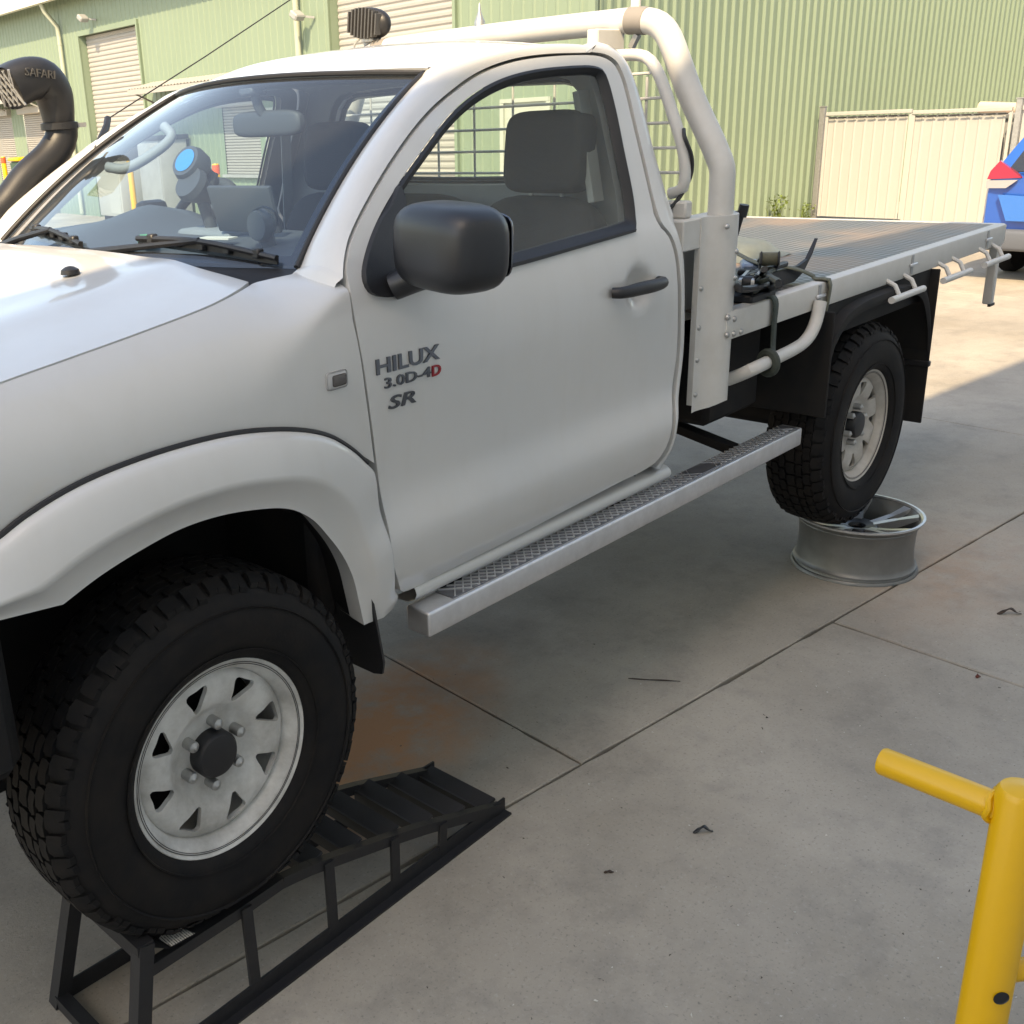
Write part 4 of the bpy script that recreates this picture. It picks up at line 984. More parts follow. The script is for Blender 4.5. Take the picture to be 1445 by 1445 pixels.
tm = tyre_mb(); rmb = MB().lathe([(.209, .006), (.2185, -.001), (.2205, .000), (.2190, .004), (.210, .005), (.203, .009), (.197, .018), (.190, .026), (.186, .038), (.176, .11), (.180, .18), (.205, .200), (.2205, .206)], (0, 0, 0), 'y', 96)
rdm = rim_disc()
def wheel(x, z, near, spin, rimmat, kids):
    dy_ = -.042 if x > 1 else 0
    w = empty('wheel', (x, dy_ if near else 2*YC-dy_, z), truck)
    if not near: w.rotation_euler = (0, 0, math.pi); WM[w] = Matrix.Translation((x, 2*YC-dy_, z)) @ Matrix.Rotation(math.pi, 4, 'Z')
    out = []
    for k in kids:
        c = bpy.data.objects.new(k.name.split('.')[0], k.data.copy() if k.data.materials[0] is M_rim and rimmat is not M_rim else k.data); COL.objects.link(c); c.parent = w
        c.location = k.location; c.rotation_euler = (0, 0 if k.name.startswith('tyre') else spin, 0)
        if c.data.materials[0] is M_rim and rimmat is not M_rim: c.data.materials[0] = rimmat
        WM[c] = Matrix.Identity(4); out.append(c)
    return w
K = []
def k_(mb, name, mt, **kw):
    me = mb.build(name, mt, None, **kw); K.append(me); return me
def squash(v):
    x, y, z = v
    if z < -.330:
        d = -.330-z; z = -.330-d*.5
        k = max(0, 1-((-z-.30)/.1)**2); y = y+(-.006 if y < .10 else .006)*k
    return (x, y, z)
tround = MB(); tround.v = list(tm.v); tround.f = list(tm.f); tm.v = [squash(v) for v in tm.v]
k_(tm, 'tyre', M_rubber, sharp=35)
k_(rmb, 'rim', M_rim, sharp=45); k_(rdm, 'wheel_disc', M_rim, sharp=40)
for r in (.2105, .2065):
    k_(MB().lathe([(r-.0008, .0032), (r, .0020), (r+.0008, .0032)], (0, 0, 0), 'y', 96), 'pinstripe', M_seal)
k_(MB().lathe([(0, .012), (.03, .012), (.046, .016), (.052, .024), (.052, .055)], (0, 0, 0), 'y', 40), 'hub_cap', M_cap)
for k in range(6):
    t = 2*math.pi*(k+.35)/6; p = Vector((.07*math.cos(t), 0, .07*math.sin(t)))
    k_(MB().lathe([(0, .016), (.003, .016), (.0055, .019), (.0115, .022), (.0125, .026), (.0125, .055)], p, 'y', 12), 'wheel_nut', M_steel)
drum = MB().lathe([(0, .085), (.155, .085), (.165, .10), (.165, .17), (.0, .18)], (0, 0, 0), 'y', 40); k_(drum, 'brake_drum', M_under)
k_(tround, 'tyre', M_rubber, sharp=35); KF, KR = K[:-1], K[1:]
wheel(0, ZF, True, .0, M_rim, KF); wheel(3.085, ZR, True, 1.1, M_rimdirty, KR); wheel(0, ZF, False, .4, M_rim, KF); wheel(3.085, ZR, False, 2.0, M_rimdirty, KR)
for o in K: bpy.data.objects.remove(o)
# axles and underbody
m = MB(); m.tube([(0, .2, ZF), (0, 1.56, ZF)], .045, 12); m.build('front_axle', M_under, truck)
m = MB(); m.tube([(3.085, .2, ZR), (3.085, 1.56, ZR)], .055, 12); m.lathe([(.0, -.14), (.10, -.1), (.14, 0), (.10, .1), (0, .14)], (3.085, YC, ZR), 'x', 20); m.build('rear_axle', M_under, truck)
for y in (.48, 1.28):
    m = MB(); m.bar((-.6, y, .86), (1.4, y, .86), .07, .13); m.bar((1.38, y, .86), (2.3, y, .98), .07, .14); m.bar((2.28, y, .98), (4.4, y, 1.0), .07, .14); m.build('chassis_rail', M_under, truck, smooth=False)
m = MB(); m.box(1.9, 2.6, .55, 1.2, .72, 1.0, .04); m.build('fuel_tank', M_under, truck)
# front mud flap
mfp = [onY(.05, u, v) for u, v in ((500, 800), (524, 830), (534.8, 891.7), (546, 945), (548, 958), (546, 969), (541, 972), (533, 970), (501, 953), (480, 900), (470, 850))]
m = panel(MB(), [(p.x, p.z) for p in mfp], lambda x, z: Vector((.445+(.92-z)*.06, .05+(x-.44), z)), (), .05)
yy0, yy1 = .0, .30
m = MB(); m.grid([[Vector((.42+(1.05-z)*.10, y, z)) for y in (-.015, .28)] for z in (1.02, .9, .8, .7, .60)]); 
mf_l = [Vector((.40+(1.05-z)*.16, y, z)) for y, z in ((-.01, 1.0), (-.012, .85), (-.012, .66), (0.0, .625), (.03, .615), (.27, .615), (.29, .63), (.29, 1.0))]
m = MB(); n = len(mf_l); m.add(mf_l+[p+Vector((.006, 0, 0)) for p in mf_l], [tuple(range(n)), tuple(range(2*n-1, n-1, -1))]+[(k, (k+1) % n, n+(k+1) % n, n+k) for k in range(n)])
both(m, 'front_mudflap', M_black, truck, smooth=False)

# ---- side step
STX0, STX1, STY0, STY1, STZ0, STZ1 = .602, 2.56, -.032, .045, .677, .745
stp = empty('side_step', (1.58, .0, STZ0), truck)
m = MB(); m.box(STX0, STX1, STY0, STY1, STZ0, STZ1-.003, .007, None, 3); m.build('step_beam', M_alu, stp, sharp=40)
m = MB(); m.box(STX0+.10, STX1-.02, STY0+.012, STY1-.006, STZ1-.004, STZ1, .001); m.build('tread', M_tread, stp, smooth=False)
m = MB(); x = STX0+.11
while x < STX1-.09:
    if not (1.83 < x < 1.98):
        m.bar((x, STY0+.014, STZ1+.001), (x+.062, STY1-.008, STZ1+.001), .0035, .004); m.bar((x+.062, STY0+.014, STZ1+.0012), (x, STY1-.008, STZ1+.0012), .0035, .004)
    x += .031
m.build('tread_ridges', M_alu, stp, smooth=False, kind='stuff')
m = MB(); m.box(1.845, 2.0, STY0+.013, STY1-.007, STZ1-.002, STZ1+.0015, .0005); m.build('step_badge_plate', M_tread, stp, smooth=False)
for x in (.80, 1.55, 2.25):
    m = MB(); m.bar((x, .03, .715), (x, .45, .80), .05, .03); m.build('step_bracket', M_under, stp, smooth=False)
fst = empty('side_step', (1.58, 1.76, STZ0), truck); m = MB(); m.box(STX0, STX1, STY0, STY1, STZ0, STZ1, .007, None, 2); m.mirror().build('step_beam', M_alu, fst, sharp=40)

# ---- flat tray
TX0, TX1, TY0, TZB, TZT = 1.985, 4.545, -.022, 1.150, 1.240
tray = empty('tray', (3.2, YC, TZB), truck)
def chequer():
    m = bpy.data.materials.new('chequer_plate'); m.use_nodes = True; n = m.node_tree.nodes; L = m.node_tree.links; b = n['Principled BSDF']
    b.inputs['Metallic'].default_value = .55; b.inputs['Roughness'].default_value = .42
    geo = n.new('ShaderNodeNewGeometry'); mp = n.new('ShaderNodeMapping'); mp.inputs['Rotation'].default_value = (0, 0, R(45)); mp.inputs['Scale'].default_value = (34, 22, 34); L.new(geo.outputs['Position'], mp.inputs[0])
    ck = n.new('ShaderNodeTexBrick'); ck.inputs['Mortar Size'].default_value = .0
    vo = n.new('ShaderNodeTexVoronoi'); vo.inputs['Scale'].default_value = 1.0; vo.inputs['Randomness'].default_value = 0.0; L.new(mp.outputs[0], vo.inputs['Vector'])
    mr = n.new('ShaderNodeMapRange'); mr.inputs[1].default_value = .22; mr.inputs[2].default_value = .36; mr.inputs[3].default_value = 1; mr.inputs[4].default_value = 0; L.new(vo.outputs['Distance'], mr.inputs[0])
    nz = n.new('ShaderNodeTexNoise'); nz.inputs['Scale'].default_value = 2.2; nz.inputs['Detail'].default_value = 6; L.new(geo.outputs['Position'], nz.inputs['Vector'])
    rp = n.new('ShaderNodeMapRange'); rp.inputs[1].default_value = .42; rp.inputs[2].default_value = .66; L.new(nz.outputs['Fac'], rp.inputs[0])
    mx = n.new('ShaderNodeMix'); mx.data_type = 'RGBA'; mx.inputs[6].default_value = (.10, .105, .11, 1); mx.inputs[7].default_value = (.34, .34, .35, 1); L.new(mr.outputs[0], mx.inputs[0])
    m2 = n.new('ShaderNodeMix'); m2.data_type = 'RGBA'; m2.inputs[7].default_value = (.34, .20, .11, 1); L.new(mx.outputs[2], m2.inputs[6])
    k = n.new('ShaderNodeMath'); k.operation = 'MULTIPLY'; k.inputs[1].default_value = .6; L.new(rp.outputs[0], k.inputs[0]); L.new(k.outputs[0], m2.inputs[0]); L.new(m2.outputs[2], b.inputs['Base Color'])
    ml = n.new('ShaderNodeMapRange'); ml.inputs[3].default_value = .5; ml.inputs[4].default_value = .05; L.new(rp.outputs[0], ml.inputs[0]); L.new(ml.outputs[0], b.inputs['Metallic'])
    bp = n.new('ShaderNodeBump'); bp.inputs['Strength'].default_value = .6; bp.inputs['Distance'].default_value = .003; L.new(mr.outputs[0], bp.inputs['Height']); L.new(bp.outputs[0], b.inputs['Normal'])
    return m
m = MB(); m.box(TX0, TX1-.01, TY0+.05, 2*YC-TY0-.05, TZT-.012, TZT-.004); m.build('deck', chequer(), tray, smooth=False)
def rail(y0, y1):
    m = MB(); m.box(TX0, TX1, y0, y1, TZB, TZT, .008, None, 2); return m
rail(TY0, TY0+.052).build('side_rail', M_whiteflat, tray); rail(2*YC-TY0-.052, 2*YC-TY0).build('side_rail', M_whiteflat, tray)
m = MB(); m.box(TX1-.004, TX1+.05, TY0+.02, 2*YC-TY0-.02, TZB, TZT-.004, .006); m.build('rear_rail', M_whiteflat, tray)
for y in (TY0+.035, 2*YC-TY0-.035):
    m = MB(); m.box(TX1-.018, TX1+.022, y-.020, y+.020, .87, TZB+.02, .006); dl = m.build('rear_drop_leg', M_whiteflat, tray)
    m = MB(); m.bar((TX1-.018, y-.012, .866), (TX1+.045, y-.012, .866), .012, .012); m.build('hook', M_black, dl)
for k in range(6):
    x = TX0+.25+k*.44; m = MB(); m.box(x-.03, x+.03, .06, 1.70, TZB+.01, TZT-.016); m.build('cross_member', M_under, tray, smooth=False)
for x0 in (3.20, 3.72, 4.20):
    m = MB(); m.tube([(x0-.07, TY0-.052, 1.108), (x0+.24, TY0-.052, 1.108)], .013, 10); tr = m.build('rope_rail', M_whiteflat, tray)
    for dx in (.06, .22):
        m = MB(); m.tube([(x0+dx-.05, TY0-.052, 1.108), (x0+dx-.05, TY0-.030, 1.150), (x0+dx-.05, TY0+.006, 1.168)], .009, 8); m.build('rope_rail_post', M_whiteflat, tr)
for x0 in (2.62, 3.44, 4.30):
    m = MB(); m.bar((x0-.03, TY0-.006, 1.197), (x0+.035, TY0-.006, 1.197), .010, .012, bev=.003); m.build('latch_pin', M_alu, tray)
    m = MB(); m.box(x0-.012, x0+.006, TY0-.004, TY0+.002, 1.16, 1.235, .001); m.build('latch_slot', M_grey, tray, smooth=False)
for (u, v) in ((1027, 448), (1036, 450), (1026, 473), (1035, 471), (1045, 468)):
    p = onY(TY0, u, v); m = MB(); m.lathe([(0, -.008), (.006, -.007), (.009, -.003), (.010, .001)], p, 'y', 10); m.build('bolt', M_steel, tray)
ub = smooth_poly([onY(.035, 1026, 536), onY(.0, 1042, 530)]+[onY(-.045, u, v) for u, v in ((1062, 521), (1085, 510), (1128, 488), (1142, 474), (1151, 455), (1158, 425))], 30)
m = MB(); m.tube(ub, .021, 12); m.build('under_bar', M_whiteflat, tray)
# rear mudguards and flaps
M_guard = mat('mudguard_plastic', (.012, .012, .013), .75, noise_amt=.4, noise_scale=7, base2=(.03, .024, .018), spec=.3)
def mudguard():
    m = MB(); rows = []; cx, cz, r = 3.085, ZR, .50
    path = [(2.64, .80), (2.65, .92), (2.69, 1.03), (2.78, 1.10), (2.90, 1.13), (3.085, 1.138), (3.37, 1.13), (3.54, 1.08), (3.63, .95), (3.66, .82)]
    for x, z in [(p.x, p.y) for p in smooth_poly([(a, b, 0) for a, b in path], 40)]:
        dx, dz = x-cx, z-cz; L = math.hypot(dx, dz); nx, nz = -dx/L, -dz/L
        k_ = max(0, min(1, (z-.80)/.25)); dp_ = .02+.02*k_
        rows.append([Vector((x+nx*dp_, -.052, z+nz*dp_)), Vector((x+nx*.02, -.060, z+nz*.02)), Vector((x+nx*.004, -.055, z+nz*.004)), Vector((x, -.04, z)), Vector((x, .34, z)), Vector((x+nx*.02, .35, z+nz*.02))])
    return m.grid(rows)
mgd, mgd2 = both(mudguard(), 'rear_mudguard', M_guard, tray, sharp=50)
m = MB(); m.box(2.635, 2.645, -.075, .30, .765, 1.142, .003); both(m, 'front_guard_flap', M_guard, tray, smooth=False)
m = MB(); m.box(2.646, 3.672, -.016, -.010, 1.03, 1.149, .002); both(m, 'guard_valance', M_guard, tray, smooth=False)
m = MB(); m.box(3.675, 3.683, -.05, .32, .50, 1.15, .003)
both(m, 'rear_mudflap', M_guard, tray, smooth=False)
m = MB(); m.box(3.667, 3.692, -.055, .325, .745, .77, .004); both(m, 'flap_strip', M_black, tray, smooth=False)
# dark gear below the tray
m = MB(); m.box(2.12, 2.48, .10, .50, .82, 1.12, .02); m.build('battery_box', M_under, tray)

# ---- headboard
hb = empty('headboard', (2.02, YC, 1.0), truck)
HX = 2.0
def hb_cover(y0, sgn):
    rows = []
    for z in (.958, 1.0, 1.2, 1.4, 1.53):
        rw = []
        for k in range(13):
            t = k/12; x = 1.895+.215*t; bul = .052*math.sin(math.pi*max(0, min(1, (t-.14)/.72)))**.7 if .14 < t < .86 else 0
            rw.append(Vector((x, y0-sgn*bul, z-.012*(1-math.cos(math.pi*(2*t-1))) if z < .96 else z)))
        rows.append(rw)
    m = MB().grid(rows)
    return m
m = hb_cover(.032, 1); top = [Vector(v) for v in m.v[-13:]]
m.add(top+[Vector((2.11, .10, 1.53)), Vector((1.895, .10, 1.53))], [tuple(range(15))])
m.grid([[Vector((2.11, .032, z)), Vector((2.11, .12, z))] for z in (.958, 1.53)]); m.grid([[Vector((1.895, .032, z)), Vector((1.895, .05, z))] for z in (.958, 1.53)])
both(m, 'post_cover', M_whiteflat, hb, sharp=40)
m = MB(); m.box(1.80, 1.90, .035, .14, 1.44, 1.53, .004); both(m, 'post_bracket', M_whiteflat, hb, smooth=False)
m = MB(); m.box(1.90, 1.93, .10, .14, 1.0, 1.50, .002); both(m, 'post_web', M_whiteflat, hb, smooth=False)
for (x, z) in ((1.912, .99), (1.912, 1.10), (1.912, 1.20), (1.912, 1.32), (2.092, .985), (2.092, 1.12), (1.955, 1.50), (2.02, 1.34), (2.02, 1.42)):
    y = .032 if x < 1.93 or x > 2.05 else -.018
    m = MB(); m.lathe([(0, -.007), (.005, -.006), (.008, -.003), (.009, .002)], (x, y, z), 'y', 10); m.build('bolt', M_steel, hb)
T0 = [onX(HX, 1018, 303), onX(HX, 1017, 250), onX(HX, 1013, 232), onX(HX, 975, 135), onX(HX, 955, 85)]
yb = T0[0].y+.004
zt_ = 2.085
ptn = [Vector((HX, yb, 1.50)), Vector((HX, yb, T0[1].z-.02)), Vector((HX, yb+.006, T0[2].z)), Vector((HX, T0[3].y, T0[3].z)), Vector((HX, T0[4].y-.004, T0[4].z)), Vector((HX, .232, 2.045)), Vector((HX, .270, 2.080)), Vector((HX, .33, 2.094)), Vector((HX, .45, 2.098)), Vector((HX, YC, 2.101))]
half = smooth_poly(ptn, 70); pts = half+[Vector((p.x, 2*YC-p.y, p.z)) for p in half[::-1]][1:]
m = MB(); m.tube(pts, .0375, 20); m.build('hoop_tube', M_whiteflat, hb)
i0 = min(range(70), key=lambda k: abs(half[k].y-.325)); seg = smooth_poly([Vector((HX, y, interp([(p.y, p.z) for p in half[30:]], y))) for y in (.305, .335, .365)], 8)
for mirr in (0, 1):
    m = MB(); m.tube([Vector((p.x, 2*YC-p.y, p.z)) for p in seg] if mirr else seg, .0395, 20); bd = m.build('hoop_band', M_band, hb)
m = MB(); m.bar((HX-.0, .335, 2.055), (HX+.0, .355, 2.02), .02, .015); m.build('band_buckle', M_steel, hb)
m = MB(); m.bar((HX, .345, 2.13), (HX, .345, 2.42), .030, .012, bev=.002); m.build('upright_strap', M_whiteflat, hb, smooth=False)
# rear window guard: small hoop, uprights and rods
GX = 1.87
gpt = [Vector((GX, .125, 1.60)), Vector((GX, .085, 1.615)), Vector((GX, .083, 1.70)), Vector((GX, .135, 1.84)), Vector((GX, .185, 1.945)), Vector((GX, .225, 1.985)), Vector((GX, .30, 1.995)), Vector((GX, YC, 2.0))]
gh = smooth_poly(gpt, 50); m = MB(); m.tube(gh+[Vector((p.x, 2*YC-p.y, p.z)) for p in gh[::-1]][1:], .017, 12); m.build('guard_hoop', M_whiteflat, hb)
for z in (1.66, 1.73, 1.80, 1.87, 1.94):
    y0 = interp([(p.z, p.y) for p in gh[6:34]], z); m = MB(); m.tube([(GX, y0, z), (GX, 2*YC-y0, z)], .0042, 6); m.build('guard_rod', M_whiteflat, hb)
for k in range(9):
    y = .22+k*(2*YC-.44)/8; m = MB(); m.tube([(GX+.006, y, 1.58), (GX+.006, y, 1.985 if .26 < y < 1.5 else 1.93)], .0042, 6); m.build('guard_rod', M_whiteflat, hb)
m = MB(); m.box(GX-.02, GX+.02, .06, 2*YC-.06, 1.53, 1.58, .006); m.box(1.90, 2.08, .12, .16, 1.2, 1.5, .004); m.build('headboard_beam', M_whiteflat, hb, kind='stuff')
m = MB(); m.box(1.93, 1.955, .14, 2*YC-.14, 1.24, 1.53, .004); m.build('headboard_sheet', M_whiteflat, hb, smooth=False)
for y in (.40, 1.36):
    m = MB(); m.box(GX-.015, HX, y-.02, y+.02, 1.97, 2.075, .004); m.build('hoop_stay', M_whiteflat, hb, smooth=False)
m = MB(); m.tube(smooth_poly([(GX, .09, 1.78), (GX-.02, .075, 1.76), (GX, .06, 1.70), (GX+.01, .07, 1.64), (GX-.02, .10, 1.57), (GX-.05, .13, 1.545)], 30), .006, 6); m.build('cable', M_black, hb)
# work lamp and aerial fitting on the hoop
M_fin = mat('lamp_fin', (.07, .068, .066), .45)
wl = empty('work_lamp', (HX, 1.48, 2.13), truck)
q = onX(HX, 523, 33); Ml = Matrix.Translation(q) @ Matrix.Rotation(R(8), 4, 'X')
m = MB(); m.grid(superell(None, .04, .098, .055, .9, .9, Ml, 32, 14), close_u=True); m.build('lamp_body', M_black, wl)
for k in range(9):
    y = -.072+k*.018; h = .055*math.sqrt(max(0, 1-(y/.098)**2))*.98
    m = MB(); m.box(-.050, -.02, -.0035, .0035, -h, h, .001, Ml @ Matrix.Translation((0, y, 0))); m.build('cooling_fin', M_fin, wl, smooth=False)
m = MB(); m.bar(q+Vector((0, -.03, -.05)), Vector((HX, q.y-.02, 2.12)), .012, .03); m.bar(q+Vector((0, .03, -.05)), Vector((HX, q.y+.02, 2.12)), .012, .03); m.box(-.025, .025, -.03, .03, -.008, .010, .002, Matrix.Translation((HX, q.y, 2.135)))
m.build('lamp_bracket', M_steel, wl, smooth=False)
m = MB(); m.tube(smooth_poly([q+Vector((0, .02, -.03)), q+Vector((-.04, .05, -.07)), Vector((HX-.03, q.y+.06, 2.08))], 14), .004, 6); m.build('lamp_cable', M_trimlight, wl)
q = onX(HX, 677, 46); m = MB(); m.lathe([(0, -.03), (.018, -.03), (.018, .02), (.013, .03), (.006, .05), (.003, .075), (0, .08)], q+Vector((0, 0, .015)), 'z', 14); af = m.build('aerial_mount', M_steel, truck)
m = MB(); m.box(-.01, .01, -.06, -.02, -.03, .0, .002, Matrix.Translation(q)); m.build('mount_bracket', mat('rusty', (.28, .12, .06), .7), af, smooth=False)

# ---- snorkel on the far pillar
SY = 1.69
sn = empty('snorkel', (.5, SY, 1.5), truck)
cl = [Vector((-.05, 1.72, 1.44)), Vector((.25, 1.735, 1.53))]+[Vector((p.x, SY, p.z)) for p in (onY(SY, -2, 300), onY(SY, 40, 250), onY(SY, 70, 222), onY(SY, 86, 197), onY(SY, 87, 178))]
m = MB(); m.tube(smooth_poly(cl, 40), [.05]*26+[.052]*14, 18); m.build('snorkel_body', M_black, sn)
m = MB(); c0 = onY(SY, 84, 178); m.lathe([(.054, -.012), (.060, -.010), (.060, .010), (.054, .012)], Vector((c0.x, SY, c0.z)), 'z', 24); m.build('clamp', M_black, sn)
m = MB(); m.bar(Vector((c0.x+.05, SY-.03, c0.z)), Vector((c0.x+.075, SY-.04, c0.z)), .012, .014); m.build('clamp_screw', M_steel, sn)
hp = [Vector((c0.x, SY, c0.z+.01)), Vector((c0.x-.002, SY, c0.z+.07)), Vector((c0.x-.010, SY, c0.z+.105)), Vector((c0.x-.045, SY, c0.z+.142)), Vector((c0.x-.10, SY, c0.z+.142)), Vector((c0.x-.165, SY, c0.z+.118))]
hp = smooth_poly(hp, 26); rows = []
for k, p in enumerate(hp):
    t = k/25; a = hp[max(0, k-1)]; b = hp[min(25, k+1)]; T = (b-a).normalized(); N = Vector((0, 1, 0)); B = T.cross(N)
    w = .050+.028*min(1, t*1.6); h = .050+.016*min(1, t*1.5); rw = []
    for j in range(24):
        th = 2*math.pi*j/24; cx, sx = math.cos(th), math.sin(th); e = 1-.35*t
        rw.append(p+N*(w*math.copysign(abs(cx)**e, cx))+B*(h*math.copysign(abs(sx)**e, sx)))
    rows.append(rw)
m = MB().grid(rows, close_u=True); hd_ = m.build('ram_head', M_black, sn, sharp=60)
fr = rows[-1]; ctr = sum(fr, Vector((0, 0, 0)))/24; m = MB(); m.add([p.lerp(ctr, .05)+Vector((.012, 0, 0)) for p in fr], [tuple(range(24))]); m.build('mouth', M_seal, sn, smooth=False)
m = MB(); T = (hp[-1]-hp[-2]).normalized(); B = T.cross(Vector((0, 1, 0)))
for k in (-2, -1, 0, 1, 2):
    for sg in (1, -1):
        a = ctr+Vector((0, k*.030-.035*sg, 0))-B*.055; b = ctr+Vector((0, k*.030+.035*sg, 0))+B*.055
        a.y = max(SY-.07, min(SY+.07, a.y)); b.y = max(SY-.07, min(SY+.07, b.y)); m.tube([a, b], .003, 5)
m.build('grille_mesh', M_steel, sn)
def flat_text(txt, name, matl, parent, o, ex, ey, depth):
    cu = bpy.data.curves.new(name, 'FONT'); cu.body = txt; cu.extrude = .08; cu.resolution_u = 2
    ob = bpy.data.objects.new('tmp', cu); COL.objects.link(ob); dg = bpy.context.evaluated_depsgraph_get(); dg.update()
    me = bpy.data.meshes.new_from_object(ob.evaluated_get(dg)); bpy.data.objects.remove(ob)
    xs = [v.co.x for v in me.vertices]; yv = [v.co.y for v in me.vertices]; mb = MB()
    nn = ex.cross(ey).normalized()
    mb.add([o+ex*((v.co.x-min(xs))/(max(xs)-min(xs)))+ey*((v.co.y-min(yv))/(max(yv)-min(yv)))+nn*(depth if v.co.z > 0 else -.004) for v in me.vertices], [tuple(p.vertices) for p in me.polygons])
    bpy.data.meshes.remove(me); return mb.build(name, matl, parent, smooth=False)
hc = hp[17]; flat_text('SAFARI', 'raised_lettering', M_fin, sn, Vector((hc.x-.055, SY-.0800, hc.z+.006)), Vector((.10, 0, -.012)), Vector((0.003, 0, .024)), .0015)
# ---- aerial
a0, a1 = onY(1.62, 152, 168), onY(1.62, 415, -4)
m = MB(); m.tube([a0, a0.lerp(a1, .5)+Vector((0, 0, -.004)), a1], .0022, 5); an = m.build('aerial', M_black, truck)
m = MB(); m.tube([ws(.55, 1)+Vector((.02, .02, .01)), a0.lerp(ws(.6, 1), .3), a0], .012, 8); m.build('aerial_base', M_black, an)

# ================================================================== car ramps
M_rung = mat('rung_steel', (.034, .034, .037), .5, noise_amt=.5, noise_scale=10, base2=(.02, .018, .016))
def ramp(dx, dy, mir, lab):
    F = (lambda x, y, z: Vector((x+dx, (2*YC-y) if mir else y, z)))
    yn, yf = .004, .262
    r = empty('car_ramp', F(.3, .13, 0)); tag(r, lab, 'car ramp', 'black steel ramps under the front wheels')
    top = [(.90, .034), (.595, .134), (.455, .174), (.205, .238), (.12, .252), (0, .247), (-.24, .247)]
    for y, sg in ((yn, -1), (yf, 1)):
        m = MB()
        for (xa, za), (xb, zb) in zip(top, top[1:]): m.bar(F(xa, y, za-.014), F(xb, y, zb-.014), .022, .028)
        m.build('top_rail', M_darksteel, r, smooth=False)
        y0, y1 = (.0, -.03) if sg < 0 else (.266, .296)
        m = MB(); m.bar(F(.92, y0, .022), F(-.325, y1, .022), .006, .044); m.bar(F(.92, y0+sg*.012, .003), F(-.325, y1+sg*.012, .003), .028, .006)
        m.build('base_rail', M_darksteel, r, smooth=False)
        for x in (.655, .475, .255, .01):
            zt = interp(sorted([(a, b) for a, b in top]), x); yb_ = y0+(y1-y0)*(.92-x)/1.245
            m = MB(); m.bar(F(x, y+sg*.013, zt-.006), F(x-.005, yb_, .02), .028, .008, up=(0, 1, 0)); m.build('upright', M_darksteel, r, smooth=False)
        m = MB(); m.bar(F(-.245, y+sg*.006, .31), F(-.318, y1, .0), .034, .034, up=(0, 1, 0)); m.build('front_leg', M_darksteel, r, smooth=False)
    m = MB(); m.bar(F(-.248, yn-.02, .297), F(-.248, yf+.02, .297), .038, .038); m.build('wheel_stop', M_darksteel, r, smooth=False)
    m = MB(); m.bar(F(-.315, -.02, .02), F(-.315, .285, .02), .03, .03); m.build('foot_bar', M_darksteel, r, smooth=False)
    for k in range(6):
        x = .87-k*.128; z = interp(sorted(top), x)
        m = MB(); m.bar(F(x, yn+.01, z-.008), F(x, yf-.01, z-.008), .058, .008, up=(-.32, 0, 1)); m.bar(F(x-.028, yn+.01, z-.020), F(x-.028, yf-.01, z-.020), .006, .03)
        m.build('rung', M_rung, r, smooth=False)
    m = MB(); m.grid([[F(x, y, z) for y in (yn-.014, yf-.008)] for x, z in ((.12, .257), (.05, .2565), (0, .2565), (-.15, .2565), (-.19, .262), (-.23, .292))]); m.build('wheel_plate', M_darksteel, r, smooth=False)
    if not mir:
        m = MB(); m.add([F(-.125, -.008, .2580), F(-.150, .070, .2580), F(-.198, .062, .2665), F(-.186, -.008, .2640)], [(0, 1, 2, 3)])
        m.build('warning_sticker', sticker(), r, smooth=False)
def sticker():
    m = bpy.data.materials.new('sticker'); m.use_nodes = True; n = m.node_tree.nodes; L = m.node_tree.links; b = n['Principled BSDF']
    geo = n.new('ShaderNodeNewGeometry'); w = n.new('ShaderNodeTexWave'); w.inputs['Scale'].default_value = 55; w.bands_direction = 'X'; L.new(geo.outputs['Position'], w.inputs['Vector'])
    z = n.new('ShaderNodeTexNoise'); z.inputs['Scale'].default_value = 160; L.new(geo.outputs['Position'], z.inputs['Vector'])
    a = n.new('ShaderNodeMath'); a.operation = 'MULTIPLY'; L.new(w.outputs['Fac'], a.inputs[0]); L.new(z.outputs['Fac'], a.inputs[1])
    r = n.new('ShaderNodeValToRGB'); r.color_ramp.elements[0].position = .30; r.color_ramp.elements[0].color = (.62, .6, .55, 1); r.color_ramp.elements[1].position = .42; r.color_ramp.elements[1].color = (.10, .09, .09, 1); L.new(a.outputs[0], r.inputs[0]); L.new(r.outputs[0], b.inputs['Base Color'])
    return m
ramp(0, 0, False, 'black steel car ramp with open rungs and a torn white sticker')
ramp(0, 0, True, 'black steel car ramp hidden under the far front wheel')

